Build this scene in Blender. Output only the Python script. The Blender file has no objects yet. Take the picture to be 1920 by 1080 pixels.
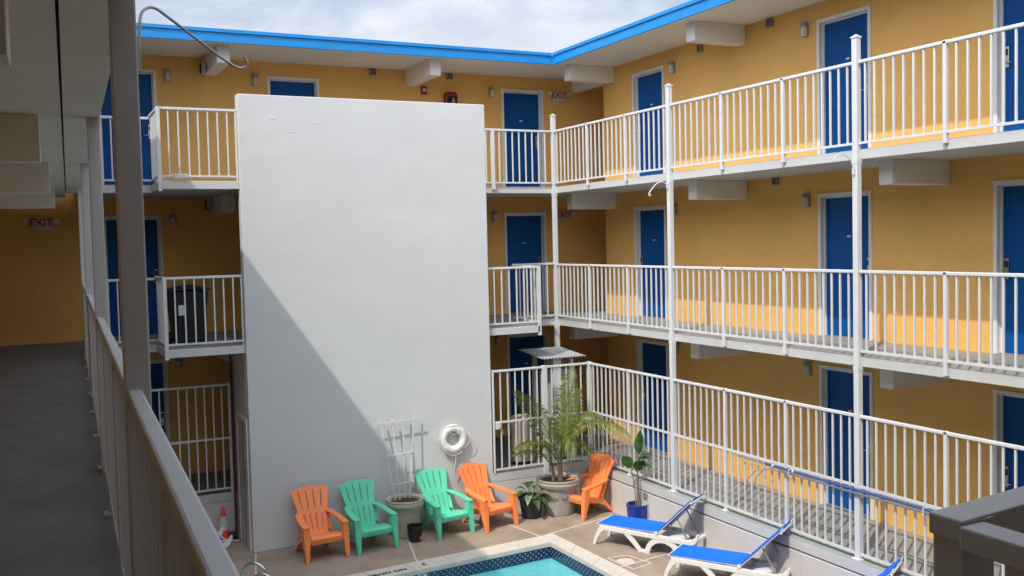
import bpy, bmesh, math, random
from mathutils import Vector, Matrix
R = math.radians
scene = bpy.context.scene
C = scene.collection

# ------------------------------------------------------------------ camera
yaw, pitch, roll, fpx, CZ = 0.46057, -0.04803, -0.02325, 1837.07, 4.1545
fwd = Vector((math.sin(yaw)*math.cos(pitch), math.cos(yaw)*math.cos(pitch), math.sin(pitch)))
rgt = Vector((math.cos(yaw), -math.sin(yaw), 0)); upv = rgt.cross(fwd)
c_, s_ = math.cos(roll), math.sin(roll)
r2 = c_*rgt + s_*upv; u2 = -s_*rgt + c_*upv
cam = bpy.data.cameras.new('camera'); camo = bpy.data.objects.new('camera', cam); C.objects.link(camo)
m = Matrix(((r2.x, u2.x, -fwd.x, 0), (r2.y, u2.y, -fwd.y, 0), (r2.z, u2.z, -fwd.z, CZ), (0, 0, 0, 1)))
camo.matrix_world = m
cam.sensor_width = 36; cam.lens = fpx/1920*36; cam.clip_start = .05; cam.clip_end = 3000
scene.camera = camo
scene.view_settings.view_transform = 'Standard'; scene.view_settings.look = 'None'
scene.view_settings.gamma = 1; scene.view_settings.exposure = 0.46

# ------------------------------------------------------------------ sky and sun
TRAVEL = Vector((1, .65, -1.45)).normalized()
EL = math.asin(-TRAVEL.z); AZ = math.atan2(-TRAVEL.x, -TRAVEL.y)
w = bpy.data.worlds.new('World'); scene.world = w; w.use_nodes = True
nt = w.node_tree; nt.nodes.clear(); N = nt.nodes.new; LK = nt.links.new
out = N('ShaderNodeOutputWorld'); bg = N('ShaderNodeBackground'); bg.inputs[1].default_value = .10
sky = N('ShaderNodeTexSky'); sky.sky_type = 'NISHITA'; sky.sun_disc = False
sky.sun_elevation = EL; sky.sun_rotation = AZ; sky.air_density = 1.0; sky.dust_density = 1.5
tc = N('ShaderNodeTexCoord'); mp = N('ShaderNodeMapping'); mp.inputs['Scale'].default_value = (1.6, 1.6, 4.5)
n1 = N('ShaderNodeTexNoise'); n1.inputs['Scale'].default_value = 2.3; n1.inputs['Detail'].default_value = 8; n1.inputs['Roughness'].default_value = .55; n1.inputs['Distortion'].default_value = .6
cr = N('ShaderNodeValToRGB'); cr.color_ramp.elements[0].position = .30; cr.color_ramp.elements[1].position = .56
n2 = N('ShaderNodeTexNoise'); n2.inputs['Scale'].default_value = 5.5; n2.inputs['Detail'].default_value = 6
cr2 = N('ShaderNodeValToRGB'); cr2.color_ramp.elements[0].position = .35; cr2.color_ramp.elements[1].position = .7
cr2.color_ramp.elements[0].color = (5.1, 5.5, 6.5, 1); cr2.color_ramp.elements[1].color = (6.9, 7.1, 7.7, 1)
mx = N('ShaderNodeMix'); mx.data_type = 'RGBA'
LK(tc.outputs['Generated'], mp.inputs[0]); LK(mp.outputs[0], n1.inputs['Vector']); LK(mp.outputs[0], n2.inputs['Vector'])
LK(n1.outputs['Fac'], cr.inputs[0]); LK(n2.outputs['Fac'], cr2.inputs[0])
LK(cr.outputs[0], mx.inputs['Factor']); LK(sky.outputs[0], mx.inputs['A']); LK(cr2.outputs[0], mx.inputs['B'])
vd = N('ShaderNodeVectorMath'); vd.operation = 'DOT_PRODUCT'; vd.inputs[1].default_value = tuple(-TRAVEL); LK(tc.outputs['Generated'], vd.inputs[0])
mr = N('ShaderNodeMapRange'); mr.interpolation_type = 'SMOOTHSTEP'; mr.inputs['From Min'].default_value = .30; mr.inputs['From Max'].default_value = 1; mr.inputs['To Min'].default_value = 1; mr.inputs['To Max'].default_value = 3.6
LK(vd.outputs['Value'], mr.inputs['Value'])
vs = N('ShaderNodeVectorMath'); vs.operation = 'SCALE'; LK(mx.outputs['Result'], vs.inputs[0]); LK(mr.outputs[0], vs.inputs['Scale'])
LK(vs.outputs[0], bg.inputs[0]); LK(bg.outputs[0], out.inputs[0])
sl = bpy.data.lights.new('sun', 'SUN'); sl.energy = 2.45; sl.angle = R(.6); sl.color = (1, .94, .85)
so = bpy.data.objects.new('sun', sl); C.objects.link(so); so.location = (-20, -13, 30)
so.rotation_euler = TRAVEL.to_track_quat('-Z', 'Y').to_euler()

# ------------------------------------------------------------------ materials
def mat(name, col, rough=.6, metal=0, var=.06, vscale=3, bump=0, bscale=40, spec=.5, stretch=(1, 1, 1), dirt=None, coords='Object', brick=False):
    m = bpy.data.materials.new(name); m.use_nodes = True
    nt = m.node_tree; b = nt.nodes['Principled BSDF']; N = nt.nodes.new; LK = nt.links.new
    b.inputs['Roughness'].default_value = rough; b.inputs['Metallic'].default_value = metal
    b.inputs['Specular IOR Level'].default_value = spec
    tc = N('ShaderNodeTexCoord'); mp = N('ShaderNodeMapping'); mp.inputs['Scale'].default_value = stretch
    LK(tc.outputs[coords], mp.inputs[0])
    n = N('ShaderNodeTexNoise'); n.inputs['Scale'].default_value = vscale; n.inputs['Detail'].default_value = 6; n.inputs['Roughness'].default_value = .6
    LK(mp.outputs[0], n.inputs['Vector'])
    mx = N('ShaderNodeMix'); mx.data_type = 'RGBA'
    mx.inputs['A'].default_value = (*[c*(1-var) for c in col], 1); mx.inputs['B'].default_value = (*[min(1, c*(1+var)) for c in col], 1)
    rg = N('ShaderNodeMapRange'); rg.inputs['From Min'].default_value = .3; rg.inputs['From Max'].default_value = .7
    LK(n.outputs['Fac'], rg.inputs['Value']); LK(rg.outputs[0], mx.inputs['Factor'])
    last = mx.outputs['Result']
    if dirt:
        dc, dscale, lo, hi, amt = dirt
        d = N('ShaderNodeTexNoise'); d.inputs['Scale'].default_value = dscale; d.inputs['Detail'].default_value = 8; d.inputs['Roughness'].default_value = .7
        LK(mp.outputs[0], d.inputs['Vector'])
        dr = N('ShaderNodeMapRange'); dr.inputs['From Min'].default_value = lo; dr.inputs['From Max'].default_value = hi; dr.inputs['To Max'].default_value = amt
        LK(d.outputs['Fac'], dr.inputs['Value'])
        m2 = N('ShaderNodeMix'); m2.data_type = 'RGBA'; m2.inputs['B'].default_value = (*dc, 1)
        LK(dr.outputs[0], m2.inputs['Factor']); LK(last, m2.inputs['A']); last = m2.outputs['Result']
    LK(last, b.inputs['Base Color'])
    if bump:
        bn = N('ShaderNodeTexNoise'); bn.inputs['Scale'].default_value = bscale; bn.inputs['Detail'].default_value = 5
        LK(mp.outputs[0], bn.inputs['Vector'])
        bp = N('ShaderNodeBump'); bp.inputs['Strength'].default_value = bump; bp.inputs['Distance'].default_value = .01
        h = bn.outputs['Fac']
        if brick:
            sp = N('ShaderNodeSeparateXYZ'); LK(tc.outputs['Object'], sp.inputs[0])
            ad = N('ShaderNodeMath'); ad.operation = 'ADD'; LK(sp.outputs['X'], ad.inputs[0]); LK(sp.outputs['Y'], ad.inputs[1])
            cb = N('ShaderNodeCombineXYZ'); LK(ad.outputs[0], cb.inputs['X']); LK(sp.outputs['Z'], cb.inputs['Y'])
            br = N('ShaderNodeTexBrick'); br.inputs['Scale'].default_value = 1; br.inputs['Brick Width'].default_value = .4; br.inputs['Row Height'].default_value = .2
            br.inputs['Mortar Size'].default_value = .006; br.inputs['Mortar Smooth'].default_value = .6
            br.inputs['Color1'].default_value = (1, 1, 1, 1); br.inputs['Color2'].default_value = (1, 1, 1, 1); br.inputs['Mortar'].default_value = (0, 0, 0, 1)
            LK(cb.outputs[0], br.inputs['Vector'])
            mm = N('ShaderNodeMath'); mm.operation = 'MULTIPLY_ADD'; mm.inputs[1].default_value = .4
            LK(br.outputs['Color'], mm.inputs[0]); LK(h, mm.inputs[2]); h = mm.outputs[0]
        LK(h, bp.inputs['Height']); LK(bp.outputs[0], b.inputs['Normal'])
    return m
M = {}
M['yellow'] = mat('yellow_paint', (.78, .445, .13), .62, var=.08, vscale=.9, bump=.5, bscale=60, brick=True, dirt=((.40, .22, .06), 1.3, .62, .85, .3), spec=.3)
M['blue_door'] = mat('blue_door_paint', (.003, .075, .27), .42, var=.08, vscale=1.5, bump=.1, bscale=30, spec=.15)
M['fascia'] = mat('bright_blue_paint', (.004, .215, .55), .45, var=.10, vscale=2, dirt=((.02, .12, .30), 3, .6, .8, .5), stretch=(1, 1, 4))
M['white'] = mat('white_paint', (.74, .73, .70), .45, var=.04, vscale=2, dirt=((.42, .38, .32), 5, .62, .82, .4))
M['rail'] = mat('white_rail_paint', (.59, .605, .60), .38, var=.04, vscale=4, dirt=((.36, .29, .22), 9, .63, .8, .55))
M['soffit'] = mat('soffit_paint', (.76, .73, .69), .7, var=.06, vscale=1.2, bump=.1, bscale=50, dirt=((.36, .30, .24), 2.1, .6, .85, .4))
M['edge'] = mat('slab_edge_paint', (.52, .52, .50), .6, var=.06, vscale=2, bump=.2, bscale=30, dirt=((.36, .33, .28), 4, .55, .8, .5), stretch=(1, 1, 2))
M['trim'] = mat('door_trim_paint', (.70, .69, .66), .45, var=.04)
M['deck'] = mat('painted_deck', (.265, .265, .245), .62, var=.10, vscale=1.4, bump=.15, bscale=60, dirt=((.16, .15, .135), 2.7, .5, .75, .5))
M['deck_shaded'] = mat('shaded_grey_deck_paint', (.155, .16, .165), .6, var=.14, vscale=1.2, bump=.15, bscale=70, dirt=((.085, .085, .085), 1.9, .45, .7, .65))  # grey deck paint with the dim galleries' shade put into its colour
M['block'] = mat('white_stucco', (.56, .565, .55), .75, var=.035, vscale=1.1, bump=.55, bscale=2.6, stretch=(.8, 1, 1.25), dirt=((.44, .44, .43), 1.7, .58, .85, .3), spec=.2)
M['lowwall'] = mat('white_low_wall', (.56, .54, .515), .7, var=.05, vscale=2, bump=.3, bscale=12, dirt=((.33, .28, .23), 3, .55, .8, .55))
M['poolwall'] = M['lowwall']
M['tan'] = mat('pool_deck_concrete', (.335, .265, .195), .75, var=.12, vscale=1.1, bump=.35, bscale=90, dirt=((.18, .14, .10), 1.6, .44, .72, .7), spec=.25)
M['coping'] = mat('coping_concrete', (.56, .51, .43), .7, var=.08, vscale=3, bump=.3, bscale=50, dirt=((.36, .32, .26), 4, .55, .8, .5))
M['ledge'] = mat('ledge_paint', (.26, .30, .265), .7, var=.1, vscale=3, dirt=((.40, .41, .38), 4, .5, .7, .5))
M['joint'] = mat('joint_filler', (.55, .50, .42), .8, var=.1)
M['patch'] = mat('patch_paint', (.55, .49, .40), .7, var=.08)
M['plaster'] = mat('pool_plaster', (.42, .74, .76), .6, var=.06, vscale=2)
M['ground'] = mat('ground_asphalt', (.09, .085, .08), .9, var=.2, vscale=2, bump=.3)
M['grey_metal'] = mat('grey_metal', (.28, .28, .27), .5, .3, var=.06)
M['lamp_glass'] = mat('lamp_glass', (.55, .55, .54), .3, var=.02)
M['steel'] = mat('steel', (.55, .55, .54), .22, 1, var=.05)
M['black'] = mat('black_plastic', (.012, .012, .013), .42, var=.1)
M['bin_black'] = mat('bin_plastic', (.004, .004, .005), .6, var=.1)
M['red'] = mat('red_paint', (.30, .012, .010), .4)
M['red_letter'] = mat('red_letter', (.36, .03, .03), .5)
M['sign_white'] = mat('sign_white', (.50, .49, .45), .5)
M['orange'] = mat('orange_plastic', (.88, .25, .075), .42, var=.06, vscale=3, bump=.08, bscale=100, spec=.4, dirt=((.95, .38, .16), 3, .55, .8, .3))
M['green'] = mat('aqua_green_plastic', (.11, .58, .36), .42, var=.06, vscale=3, bump=.08, bscale=100, spec=.4, dirt=((.2, .68, .45), 3, .55, .8, .3))
M['sling'] = mat('blue_sling_fabric', (.006, .15, .74), .7, var=.05, vscale=6, bump=.4, bscale=400, spec=.25)
M['resin'] = mat('white_resin', (.66, .65, .63), .4, var=.04, vscale=4, dirt=((.5, .46, .40), 6, .6, .8, .4))
M['soil'] = mat('potting_soil', (.05, .028, .016), .95, var=.5, vscale=30, bump=1, bscale=60)
M['glaze'] = mat('sage_glaze', (.42, .41, .30), .45, var=.12, vscale=3, dirt=((.16, .14, .09), 4, .5, .75, .5), stretch=(1, 1, 2))
M['concrete_pot'] = mat('grey_stone_pot', (.33, .31, .285), .75, var=.14, vscale=4, bump=.6, bscale=14, dirt=((.16, .14, .12), 5, .5, .75, .5))
M['bluepot'] = mat('cobalt_glaze', (.012, .035, .24), .2, var=.12, vscale=5)
M['blackpot'] = mat('nursery_pot', (.022, .022, .024), .5, var=.1)
M['rope'] = mat('rope', (.60, .58, .52), .8)
M['ring'] = mat('ring_vinyl', (.78, .76, .72), .45, var=.04, dirt=((.5, .45, .38), 5, .55, .8, .4))
M['trunk'] = mat('palm_trunk', (.17, .10, .055), .85, var=.3, vscale=12, bump=.8, bscale=30, stretch=(1, 1, 4))
M['cane'] = mat('grey_cane', (.17, .14, .10), .8, var=.2, vscale=10, stretch=(1, 1, 3), bump=.4)
M['cone'] = mat('cone_orange', (.85, .07, .015), .45)
M['cone_band'] = mat('cone_band', (.55, .54, .52), .4)
M['corr'] = mat('galvanised_sheet', (.42, .45, .46), .42, .35, var=.10, vscale=5, dirt=((.28, .26, .23), 4, .5, .75, .6))
M['beige'] = mat('beige_canvas', (.34, .28, .21), .85, var=.15, vscale=4, bump=.6, bscale=9)
M['cab'] = mat('cabinet_grey', (.36, .36, .33), .5)
M['tile_dark'] = None
M['pole_blue'] = mat('blue_anodised_pole', (.06, .11, .30), .35, .3)
M['pole_steel'] = mat('silver_pole', (.42, .43, .45), .3, .8)
M['ink'] = mat('black_lettering', (.03, .03, .03), .7)
M['hookgrey'] = mat('galvanised_rod', (.62, .62, .62), .4, .3)
M['label'] = mat('white_label', (.6, .6, .58), .5)
M['dark'] = mat('dark_gap', (.015, .014, .013), .9)
M['pipe_red'] = mat('brown_pipe', (.10, .025, .02), .6)
M['cab_door'] = mat('cupboard_door_paint', (.50, .48, .44), .6, var=.08, dirt=((.25, .22, .18), 4, .5, .8, .5))

def leafmat(name, c1, c2, trans=.35, rough=.45, scale=9):
    m = bpy.data.materials.new(name); m.use_nodes = True
    nt = m.node_tree; b = nt.nodes['Principled BSDF']; N = nt.nodes.new; LK = nt.links.new
    tc = N('ShaderNodeTexCoord'); n = N('ShaderNodeTexNoise'); n.inputs['Scale'].default_value = scale; n.inputs['Detail'].default_value = 3
    LK(tc.outputs['Object'], n.inputs['Vector'])
    rg = N('ShaderNodeMapRange'); rg.inputs['From Min'].default_value = .35; rg.inputs['From Max'].default_value = .65
    mx = N('ShaderNodeMix'); mx.data_type = 'RGBA'; mx.inputs['A'].default_value = (*c1, 1); mx.inputs['B'].default_value = (*c2, 1)
    LK(n.outputs['Fac'], rg.inputs['Value']); LK(rg.outputs[0], mx.inputs['Factor']); LK(mx.outputs['Result'], b.inputs['Base Color'])
    b.inputs['Roughness'].default_value = rough; b.inputs['Specular IOR Level'].default_value = .35
    tr = N('ShaderNodeBsdfTranslucent'); ms = N('ShaderNodeMixShader'); ms.inputs[0].default_value = trans
    LK(mx.outputs['Result'], tr.inputs['Color']); LK(b.outputs[0], ms.inputs[1]); LK(tr.outputs[0], ms.inputs[2])
    LK(ms.outputs[0], nt.nodes['Material Output'].inputs['Surface'])
    return m
M['palm_leaf'] = leafmat('palm_leaflets', (.075, .145, .022), (.21, .24, .045), .35)
M['palm_dry'] = leafmat('dry_leaflets', (.30, .22, .09), (.36, .30, .12), .3)
M['leaf'] = leafmat('broad_leaf', (.035, .10, .02), (.09, .17, .04), .25)
M['leaf_cream'] = leafmat('cream_leaf', (.35, .38, .27), (.10, .16, .06), .25, scale=14)

# pool tile: dark blue glazed squares with a pale diamond pattern
def tilemat():
    m = bpy.data.materials.new('pool_border_tile'); m.use_nodes = True
    nt = m.node_tree; b = nt.nodes['Principled BSDF']; N = nt.nodes.new; LK = nt.links.new
    tc = N('ShaderNodeTexCoord'); sp = N('ShaderNodeSeparateXYZ'); LK(tc.outputs['Object'], sp.inputs[0])
    ad = N('ShaderNodeMath'); ad.operation = 'SUBTRACT'; LK(sp.outputs['X'], ad.inputs[0]); LK(sp.outputs['Y'], ad.inputs[1])
    cb = N('ShaderNodeCombineXYZ'); LK(ad.outputs[0], cb.inputs['X']); LK(sp.outputs['Z'], cb.inputs['Y'])
    def wave(sx, sz):
        v = N('ShaderNodeVectorMath'); v.operation = 'DOT_PRODUCT'; v.inputs[1].default_value = (sx, sz, 0); LK(cb.outputs[0], v.inputs[0])
        s = N('ShaderNodeMath'); s.operation = 'SINE'; LK(v.outputs['Value'], s.inputs[0]); return s
    a, c = wave(34, 38), wave(34, -38)
    mu = N('ShaderNodeMath'); mu.operation = 'MULTIPLY'; LK(a.outputs[0], mu.inputs[0]); LK(c.outputs[0], mu.inputs[1])
    ab = N('ShaderNodeMath'); ab.operation = 'ABSOLUTE'; LK(mu.outputs[0], ab.inputs[0])
    cr = N('ShaderNodeValToRGB'); e = cr.color_ramp.elements
    e[0].position = .0; e[0].color = (.012, .02, .06, 1); e[1].position = .66; e[1].color = (.014, .025, .09, 1)
    x = e.new(.80); x.color = (.17, .20, .25, 1)
    LK(ab.outputs[0], cr.inputs[0]); LK(cr.outputs[0], b.inputs['Base Color']); b.inputs['Roughness'].default_value = .2
    return m
M['tile'] = tilemat()
def watermat():
    m = bpy.data.materials.new('pool_water'); m.use_nodes = True
    nt = m.node_tree; nt.nodes.clear(); N = nt.nodes.new; LK = nt.links.new
    o = N('ShaderNodeOutputMaterial'); t = N('ShaderNodeBsdfTransparent'); t.inputs[0].default_value = (.70, .94, .95, 1)
    g = N('ShaderNodeBsdfGlossy'); g.inputs['Roughness'].default_value = .03
    fr = N('ShaderNodeFresnel'); fr.inputs['IOR'].default_value = 1.33
    n = N('ShaderNodeTexNoise'); n.inputs['Scale'].default_value = 4.5; n.inputs['Detail'].default_value = 3
    tc = N('ShaderNodeTexCoord'); LK(tc.outputs['Object'], n.inputs['Vector'])
    bp = N('ShaderNodeBump'); bp.inputs['Strength'].default_value = .7; bp.inputs['Distance'].default_value = .04
    LK(n.outputs['Fac'], bp.inputs['Height']); LK(bp.outputs[0], g.inputs['Normal']); LK(bp.outputs[0], fr.inputs['Normal'])
    mx = N('ShaderNodeMixShader'); LK(fr.outputs[0], mx.inputs[0]); LK(t.outputs[0], mx.inputs[1]); LK(g.outputs[0], mx.inputs[2]); LK(mx.outputs[0], o.inputs[0])
    return m
M['water'] = watermat()

# ------------------------------------------------------------------ helpers
def BM(): return bmesh.new()
def box(bm, x0, x1, y0, y1, z0, z1):
    v = [bm.verts.new((x, y, z)) for z in (z0, z1) for y in (y0, y1) for x in (x0, x1)]
    for f in ((0, 2, 3, 1), (4, 5, 7, 6), (0, 1, 5, 4), (2, 6, 7, 3), (0, 4, 6, 2), (1, 3, 7, 5)): bm.faces.new([v[i] for i in f])
    return v
def hull(bm, a, b):
    """closed solid between two equal loops of points"""
    va = [bm.verts.new(p) for p in a]; vb = [bm.verts.new(p) for p in b]; n = len(a)
    bm.faces.new(va[::-1]); bm.faces.new(vb)
    for i in range(n): bm.faces.new((va[i], va[(i+1) % n], vb[(i+1) % n], vb[i]))
def bar(bm, p, q, w, h=None, up=Vector((0, 0, 1))):
    p, q = Vector(p), Vector(q); h = h or w; d = (q-p).normalized()
    if abs(d.dot(up)) > .95: up = Vector((0, 1, 0))
    s = d.cross(up).normalized(); u = s.cross(d)
    L = lambda c: [c+s*a*w/2+u*b*h/2 for a, b in ((-1, -1), (1, -1), (1, 1), (-1, 1))]
    hull(bm, L(p), L(q))
def tube(bm, pts, r, n=8, closed=False):
    pts = [Vector(p) for p in pts]; rs = r if isinstance(r, (list, tuple)) else [r]*len(pts); rings = []
    k = len(pts); ref = None
    for i, p in enumerate(pts):
        d = (pts[(i+1) % k]-pts[i-1]) if closed else (pts[min(i+1, k-1)]-pts[max(i-1, 0)])
        d.normalize()
        if ref is None: ref = Vector((0, 0, 1)) if abs(d.z) < .9 else Vector((1, 0, 0))
        s = d.cross(ref).normalized(); u = s.cross(d).normalized(); ref = u
        rings.append([bm.verts.new(p+(s*math.cos(2*math.pi*j/n)+u*math.sin(2*math.pi*j/n))*rs[i]) for j in range(n)])
    for i in range(k if closed else k-1):
        a, b = rings[i], rings[(i+1) % k]
        for j in range(n): bm.faces.new((a[j], a[(j+1) % n], b[(j+1) % n], b[j]))
    if not closed: bm.faces.new(rings[0][::-1]); bm.faces.new(rings[-1])
def lathe(bm, prof, cx=0, cy=0, n=32, wob=0):
    rings = []
    for r, z in prof:
        rings.append([bm.verts.new((cx+r*math.cos(2*math.pi*j/n), cy+r*math.sin(2*math.pi*j/n), z)) for j in range(n)])
    for a, b in zip(rings, rings[1:]):
        for j in range(n): bm.faces.new((a[j], a[(j+1) % n], b[(j+1) % n], b[j]))
    bm.faces.new(rings[0][::-1]); bm.faces.new(rings[-1])
def sheet(bm, P, ni, nj, mask, nrm):
    """thick sheet from grid P(i,j); mask(i,j) -> cell present; nrm = thickness vector or function"""
    nf = nrm if callable(nrm) else (lambda i, j: Vector(nrm))
    A, B = {}, {}
    def va(i, j):
        if (i, j) not in A: A[i, j] = bm.verts.new(Vector(P(i, j))); B[i, j] = bm.verts.new(Vector(P(i, j))+nf(i, j))
        return A[i, j], B[i, j]
    has = lambda i, j: 0 <= i < ni and 0 <= j < nj and mask(i, j)
    for i in range(ni):
        for j in range(nj):
            if not has(i, j): continue
            q = [va(i, j), va(i+1, j), va(i+1, j+1), va(i, j+1)]
            bm.faces.new([x[0] for x in q][::-1]); bm.faces.new([x[1] for x in q])
            for k, (di, dj) in enumerate(((0, -1), (1, 0), (0, 1), (-1, 0))):
                if not has(i+di, j+dj):
                    a, b = q[k], q[(k+1) % 4]; bm.faces.new((a[0], b[0], b[1], a[1]))
def ob(name, bm, m, parent=None, world=True, smooth=False, bevel=0, **props):
    bmesh.ops.recalc_face_normals(bm, faces=bm.faces)
    me = bpy.data.meshes.new(name); bm.to_mesh(me); bm.free()
    o = bpy.data.objects.new(name, me); C.objects.link(o)
    for mm in (m if isinstance(m, (list, tuple)) else [m]): me.materials.append(mm)
    if smooth:
        for p in me.polygons: p.use_smooth = True
        me.set_sharp_from_angle(angle=R(38))
    if bevel:
        bv = o.modifiers.new('bevel', 'BEVEL'); bv.width = bevel; bv.segments = 2; bv.limit_method = 'ANGLE'; bv.angle_limit = R(40)
    if parent is not None:
        o.parent = parent
        if world and parent.type == 'EMPTY': o.matrix_parent_inverse = Matrix.Translation(-Vector(parent.location))
    for k, v in props.items(): o[k] = v
    return o
def thing(name, label, cat, loc=(0, 0, 0), rotz=0, group=None):
    o = bpy.data.objects.new(name, None); C.objects.link(o); o.location = loc; o.rotation_euler = (0, 0, rotz)
    o.empty_display_size = .1; o['label'] = label; o['category'] = cat
    if group: o['group'] = group
    return o
def dup(root, loc, rotz, label):
    def cp(o, par):
        c = o.copy(); C.objects.link(c); c.parent = par
        for ch in [x for x in KIDS.get(o.name, [])]: cp(ch, c)
        return c
    r = cp(root, None); r.location = loc; r.rotation_euler = (0, 0, rotz); r['label'] = label; return r
KIDS = {}
def index_kids():
    KIDS.clear()
    for o in C.objects:
        if o.parent: KIDS.setdefault(o.parent.name, []).append(o)
def text_mesh(txt, size, mw, ext=.002, bold=.0):
    cu = bpy.data.curves.new('t', 'FONT'); cu.body = txt; cu.size = size; cu.align_x = 'CENTER'; cu.align_y = 'CENTER'; cu.extrude = ext; cu.offset = bold
    o = bpy.data.objects.new('t', cu); C.objects.link(o)
    dg = bpy.context.evaluated_depsgraph_get(); dg.update()
    me = bpy.data.meshes.new_from_object(o.evaluated_get(dg)); me.transform(mw)
    bpy.data.objects.remove(o); bpy.data.curves.remove(cu)
    b = BM(); b.from_mesh(me); bpy.data.meshes.remove(me); return b
rnd = random.Random(7)

H = 2.6; XR = 9.36; YB = 16.9; XW = 10.82; YW = 18.67; YC = 17.36; ZP = -.735
LEV = (0, H, 2*H); SOF = 7.62
FLOORN = {0: 'ground', 1: 'middle', 2: 'top'}
LX, LA = .205, math.atan(.0366)          # left gallery: outer rail line and its angle

# ------------------------------------------------------------------ setting: ground, pool deck, pool, water
b = BM(); 
# one sheet reaching far, with a hole for the pool shell
pool = [(2.05, 13.37), (7.42, 13.77), (7.50, 8.0), (2.15, 8.0)]
def ring_sheet(b, inner, outer, z, thick):
    vi = [b.verts.new((x, y, z)) for x, y in inner]; vo = [b.verts.new((x, y, z)) for x, y in outer]
    wi = [b.verts.new((x, y, z-thick)) for x, y in inner]; wo = [b.verts.new((x, y, z-thick)) for x, y in outer]
    for i in range(4):
        j = (i+1) % 4
        b.faces.new((vo[i], vo[j], vi[j], vi[i])); b.faces.new((wo[i], wi[i], wi[j], wo[j])); b.faces.new((vi[i], vi[j], wi[j], wi[i])); b.faces.new((vo[i], wo[i], wo[j], vo[j]))
ring_sheet(b, pool, [(-400, 400), (400, 400), (400, -400), (-400, -400)], ZP-.12, .02)
ob('ground', b, M['ground'], kind='structure')
cop_o = [(1.6, 13.73), (7.68, 14.16), (7.88, 7.6), (1.7, 7.6)]
b = BM(); ring_sheet(b, cop_o, [(-1.1, 17.3), (9.45, 17.3), (9.45, 2.0), (-1.1, 2.0)], ZP, .11)
ob('pool_deck', b, M['tan'], kind='structure')
# coping
b = BM(); ring_sheet(b, pool, cop_o, ZP+.012, .07); cop = ob('pool_coping', b, M['coping'], bevel=.008, kind='structure')
b = BM()
t = 0
for i in range(1, 9):
    f = i/9; p = Vector((1.6+(7.68-1.6)*f, 13.73+.43*f, 0)); q = Vector((2.05+(7.42-2.05)*f, 13.37+.40*f, 0))
    bar(b, (p.x, p.y, ZP+.0125), (q.x, q.y, ZP+.0125), .008, .003)
    p = Vector((7.68+.2*f, 14.16-6.56*f, 0)); q = Vector((7.42+.08*f, 13.77-5.77*f, 0))
    bar(b, (p.x, p.y, ZP+.0125), (q.x, q.y, ZP+.0125), .008, .003)
ob('coping_joint', b, M['deck'], parent=cop)
# lettering on the coping, to be read from the water
dx = math.atan2(.40, 5.37)
def flat(cx, cy, z, a): return Matrix.Translation((cx, cy, z)) @ Matrix.Rotation(a, 4, 'Z')
ob('lettering', text_mesh('NO DIVING', .105, flat(4.58, 13.70, ZP+.014, dx+math.pi) @ Matrix.Scale(1.28, 4, (1, 0, 0)), .001, .006), M['ink'], parent=cop)
ob('lettering', text_mesh('3', .16, flat(5.24, 13.79, ZP+.014, dx+math.pi), .001, .004), M['ink'], parent=cop)
# tile band and shell
WZ = ZP-.185
b = BM()
for i in range(4):
    (x0, y0), (x1, y1) = pool[i], pool[(i+1) % 4]
    d = Vector((x1-x0, y1-y0, 0)).normalized(); n = Vector((d.y, -d.x, 0))
    cen = Vector((4.8, 10.9, 0)); 
    if n.dot(cen-Vector((x0, y0, 0))) < 0: n = -n
    p, q = Vector((x0, y0, 0))+n*.004, Vector((x1, y1, 0))+n*.004
    b.faces.new([b.verts.new((*v.xy, z)) for v, z in ((p, ZP-.06), (q, ZP-.06), (q, WZ-.06), (p, WZ-.06))])
ob('pool_tile_band', b, M['tile'], parent=cop)
b = BM()
vt = [b.verts.new((x, y, ZP-.055)) for x, y in pool]; vb = [b.verts.new((x, y, ZP-1.25)) for x, y in pool]
for i in range(4): b.faces.new((vt[i], vt[(i+1) % 4], vb[(i+1) % 4], vb[i]))
b.faces.new(vb)
ob('pool_shell', b, M['plaster'], kind='structure')
b = BM(); b.faces.new([b.verts.new((x+(.01 if x < 5 else -.01), y+(.01 if y < 9 else -.01), WZ)) for x, y in pool])
ob('pool_water', b, M['water'], kind='structure')
# depth plate on the tile
dp = Matrix.Translation((5.13, 13.37+.40*(5.13-2.05)/5.37-.012, ZP-.115)) @ Matrix.Rotation(dx, 4, 'Z')
b = BM(); box(b, -.075, .075, -.004, .004, -.052, .045); b.transform(dp); plate = ob('depth_tile', b, M['label'], parent=cop)
ob('lettering', text_mesh('3', .10, dp @ Matrix.Translation((0, -.006, 0)) @ Matrix.Rotation(R(90), 4, 'X'), .001, .003), M['ink'], parent=cop)
# joints in the pool deck
b = BM()
for p, q in (((5.62, 15.70), (5.20, 13.99)), ((7.28, 15.10), (7.44, 14.15)), ((7.55, 14.17), (9.33, 14.62)), ((3.10, 15.66), (2.72, 13.84)), ((7.75, 12.2), (9.3, 12.45)), ((7.80, 10.2), (9.3, 10.4))):
    bar(b, (*p, ZP+.001), (*q, ZP+.001), .028, .006)
ob('deck_joints', b, M['joint'], kind='structure')
# painted emblem: square outline with a round patch in it
b = BM(); q = [(7.80, 12.66), (8.14, 12.60), (8.25, 12.12), (7.86, 12.02)]
for i in range(4): bar(b, (*q[i], ZP+.002), (*q[(i+1) % 4], ZP+.002), .022, .006)
ob('painted_square', b, M['patch'], kind='structure')
b = BM(); b.faces.new([b.verts.new((7.955+.125*math.cos(a)*(1+.08*math.sin(3*a)), 12.36+.17*math.sin(a)*(1+.1*math.cos(2*a)), ZP+.005)) for a in [2*math.pi*k/28 for k in range(28)]])
ob('painted_patch', b, M['patch'], kind='structure')

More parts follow.
